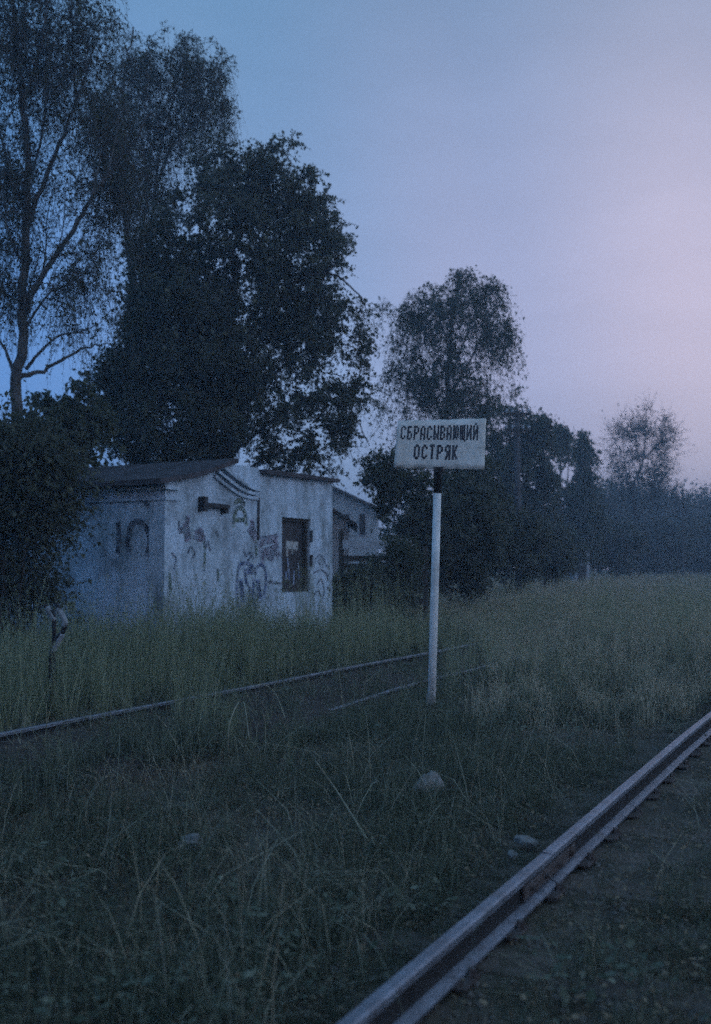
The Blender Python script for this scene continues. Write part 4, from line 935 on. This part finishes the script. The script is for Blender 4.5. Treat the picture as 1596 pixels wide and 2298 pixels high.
# tall grass: the strip between the far track and the hut, and spilling over the far track at the left
X, Y = field(16000, 5, 34, 1.3); p = X * NL.x + Y * NL.y; s = X * T.x + Y * T.y
n1, n3 = noise2(patch, X, Y), noise2(patch3, X, Y)
lft = X / Y
pr = np.where(p > P_FARL + .12, 0.62 + .4 * n1, 0.0)
pr = np.where((p > P_FARR - .9) & (p < P_FARL + .12) & (lft < -0.12), .06 + .12 * n3 + .42 * np.exp(-((lft + .155) / .028) ** 2) * (.7 + .6 * n3), pr)
pr = np.where((p > P_FARR - 1.2) & (p < P_FARL + .12) & (lft >= -0.12), 0.03 + 0.08 * n3 + .75 * np.clip((lft - .03 + .03 * n1) / .09, 0, 1), pr)
pr = np.where((np.abs(p - P_FARR) < .45) & (lft > -.14) & (lft < -.085), .38, pr)
df = np.minimum(np.abs(p - P_FARL), np.where(lft > -.1, np.abs(p - P_FARR), 9))
k = (rng.random(len(X)) < pr) & ~hutmask(X, Y) & (df > .10)
sc = (0.85 + .25 * n1 + rng.normal(0, .18, len(X))).clip(.3, 1.35)
sc = np.where(p < P_FARL, sc * (.45 + .33 * np.exp(-((lft + .155) / .02) ** 2)), sc); sc = np.where(p > HP - .8, sc * .85, sc); sc = np.where(lft > -0.10, sc * 0.72, sc); sc = np.where(lft > 0.05, sc * 0.8, sc)
scatter('tall_grass', 'tall', np.stack([X, Y, 0 * X - 0.03], 1)[k], sc[k])
X, Y = field(1500, 2.3, 22, 1.1); p = X * NL.x + Y * NL.y; df = np.minimum(np.abs(p - P_FARL), np.abs(p - P_FARR)); dn = np.abs(p - P_NEAR)
k = ~hutmask(X, Y) & (dn > .35) & (df > .3) & (p > P_NEAR - .5)
scatter('dry_straw_grass', 'straw', np.stack([X, Y, 0 * X - 0.03], 1)[k], rng.uniform(.4, 1.15, len(X))[k], .2)
X, Y = field(700, 2.3, 20, 1.1); p = X * NL.x + Y * NL.y; df = np.minimum(np.abs(p - P_FARL), np.abs(p - P_FARR)); dn = np.abs(p - P_NEAR)
k = ~hutmask(X, Y) & (dn > .3) & (df > .25) & (noise2(patch2, X, Y) > -.3)
scatter('weed_undergrowth', 'weed', np.stack([X, Y, 0 * X - 0.03], 1)[k], rng.uniform(.4, 1.0, len(X))[k], .15)
X, Y = field(8500, 8, 34, 1.0); p = X * NL.x + Y * NL.y; lft = X / Y; n1 = noise2(patch, X, Y)
k = (((p > P_FARL + .3) & (lft < .05)) | ((p > 2.4) & (lft > .10 + .02 * n1) & (Y > 11.5 + 1.2 * n1)) | ((p > P_FARL + .2) & (Y > 13))) & ~hutmask(X, Y) & (rng.random(len(X)) < .5 + .8 * noise2(patch3, X, Y))
sc = rng.uniform(.5, 1.15, len(X)) * (.9 + .25 * n1); sc = np.where(p > HP - 1.2, sc * .8, sc); sc = np.where(lft > .05, sc * .85, sc)
scatter('reed_grass', 'reed', np.stack([X, Y, 0 * X - 0.03], 1)[k], sc[k], .1)
# pale meadow beyond
X, Y = field(52000, 9, 125, 1.25, pad=3); p = X * NL.x + Y * NL.y
n1 = noise2(patch2, X, Y)
edge = 9.8 + 2.2 * noise2(patch, X, Y)
pr = np.clip((Y - edge) / 5, 0, 1) * np.where(X / Y > 0.10 + .03 * n1, 1, 0) * (0.75 + .3 * n1)
pr = np.where((X / Y <= 0.09) & (Y > 24), 0.6, pr)
dn = np.abs(p - P_NEAR)
pr = np.where(p < P_NEAR + .25, pr * .25, pr)
k = (rng.random(len(X)) < pr) & ~hutmask(X, Y) & ((dn > .3) | (Y > 20))
sc = (0.9 + .3 * noise2(patch, X, Y) + rng.normal(0, .2, len(X))).clip(.35, 1.6) * np.clip(.75 + Y / 80, .75, 1.5)
scatter('meadow_grass', 'meadow', np.stack([X, Y, 0 * X - 0.03], 1)[k], sc[k], .08)
# gravel between the near rails
import bmesh
c = bpy.data.collections.new('gravel_sources')
for i in range(4):
    bm = bmesh.new(); bmesh.ops.create_icosphere(bm, subdivisions=1, radius=0.5)
    for v in bm.verts: v.co = Vector((v.co.x * random.uniform(.7, 1.2), v.co.y * random.uniform(.7, 1.2), v.co.z * random.uniform(.5, .8)))
    me = bpy.data.meshes.new('gravel_stone'); bm.to_mesh(me); bm.free(); me.materials.append(M['gravel'] if 'gravel' in M else mat('dull_gravel', (.22, .20, .18), .95, var=.5, scale=3)); c.objects.link(bpy.data.objects.new('gravel_stone', me))
SRC['gravel'] = c
n = 11000
s = rng.uniform(1, 22, n); p = P_NEAR + rng.normal(-.5, .8, n)
P3 = NL.x * p + T.x * s, NL.y * p + T.y * s
k = (np.abs(p - P_NEAR) > .09)
scatter('gravel', 'gravel', np.stack([P3[0], P3[1], 0 * s - 0.03], 1)[k], rng.uniform(.012, .045, n)[k], .5)

# ------------------------------------------------------------------ haze
HAZE = 0.0038
if HAZE:
    hz = MB().frame((-330, -320, -1.2), (660, 0, 0), (0, 680, 0), (0, 0, 26)).build('haze', M['soil'], None)
    hz['kind'] = 'stuff'
    m = bpy.data.materials.new('haze_air'); m.use_nodes = True; t = m.node_tree; t.nodes.clear()
    o = t.nodes.new('ShaderNodeOutputMaterial'); v = t.nodes.new('ShaderNodeVolumePrincipled')
    v.inputs['Color'].default_value = (.66, .82, 1, 1); v.inputs['Density'].default_value = HAZE; v.inputs['Anisotropy'].default_value = 0.3
    t.links.new(v.outputs[0], o.inputs['Volume'])
    hz.data.materials.clear(); hz.data.materials.append(m)
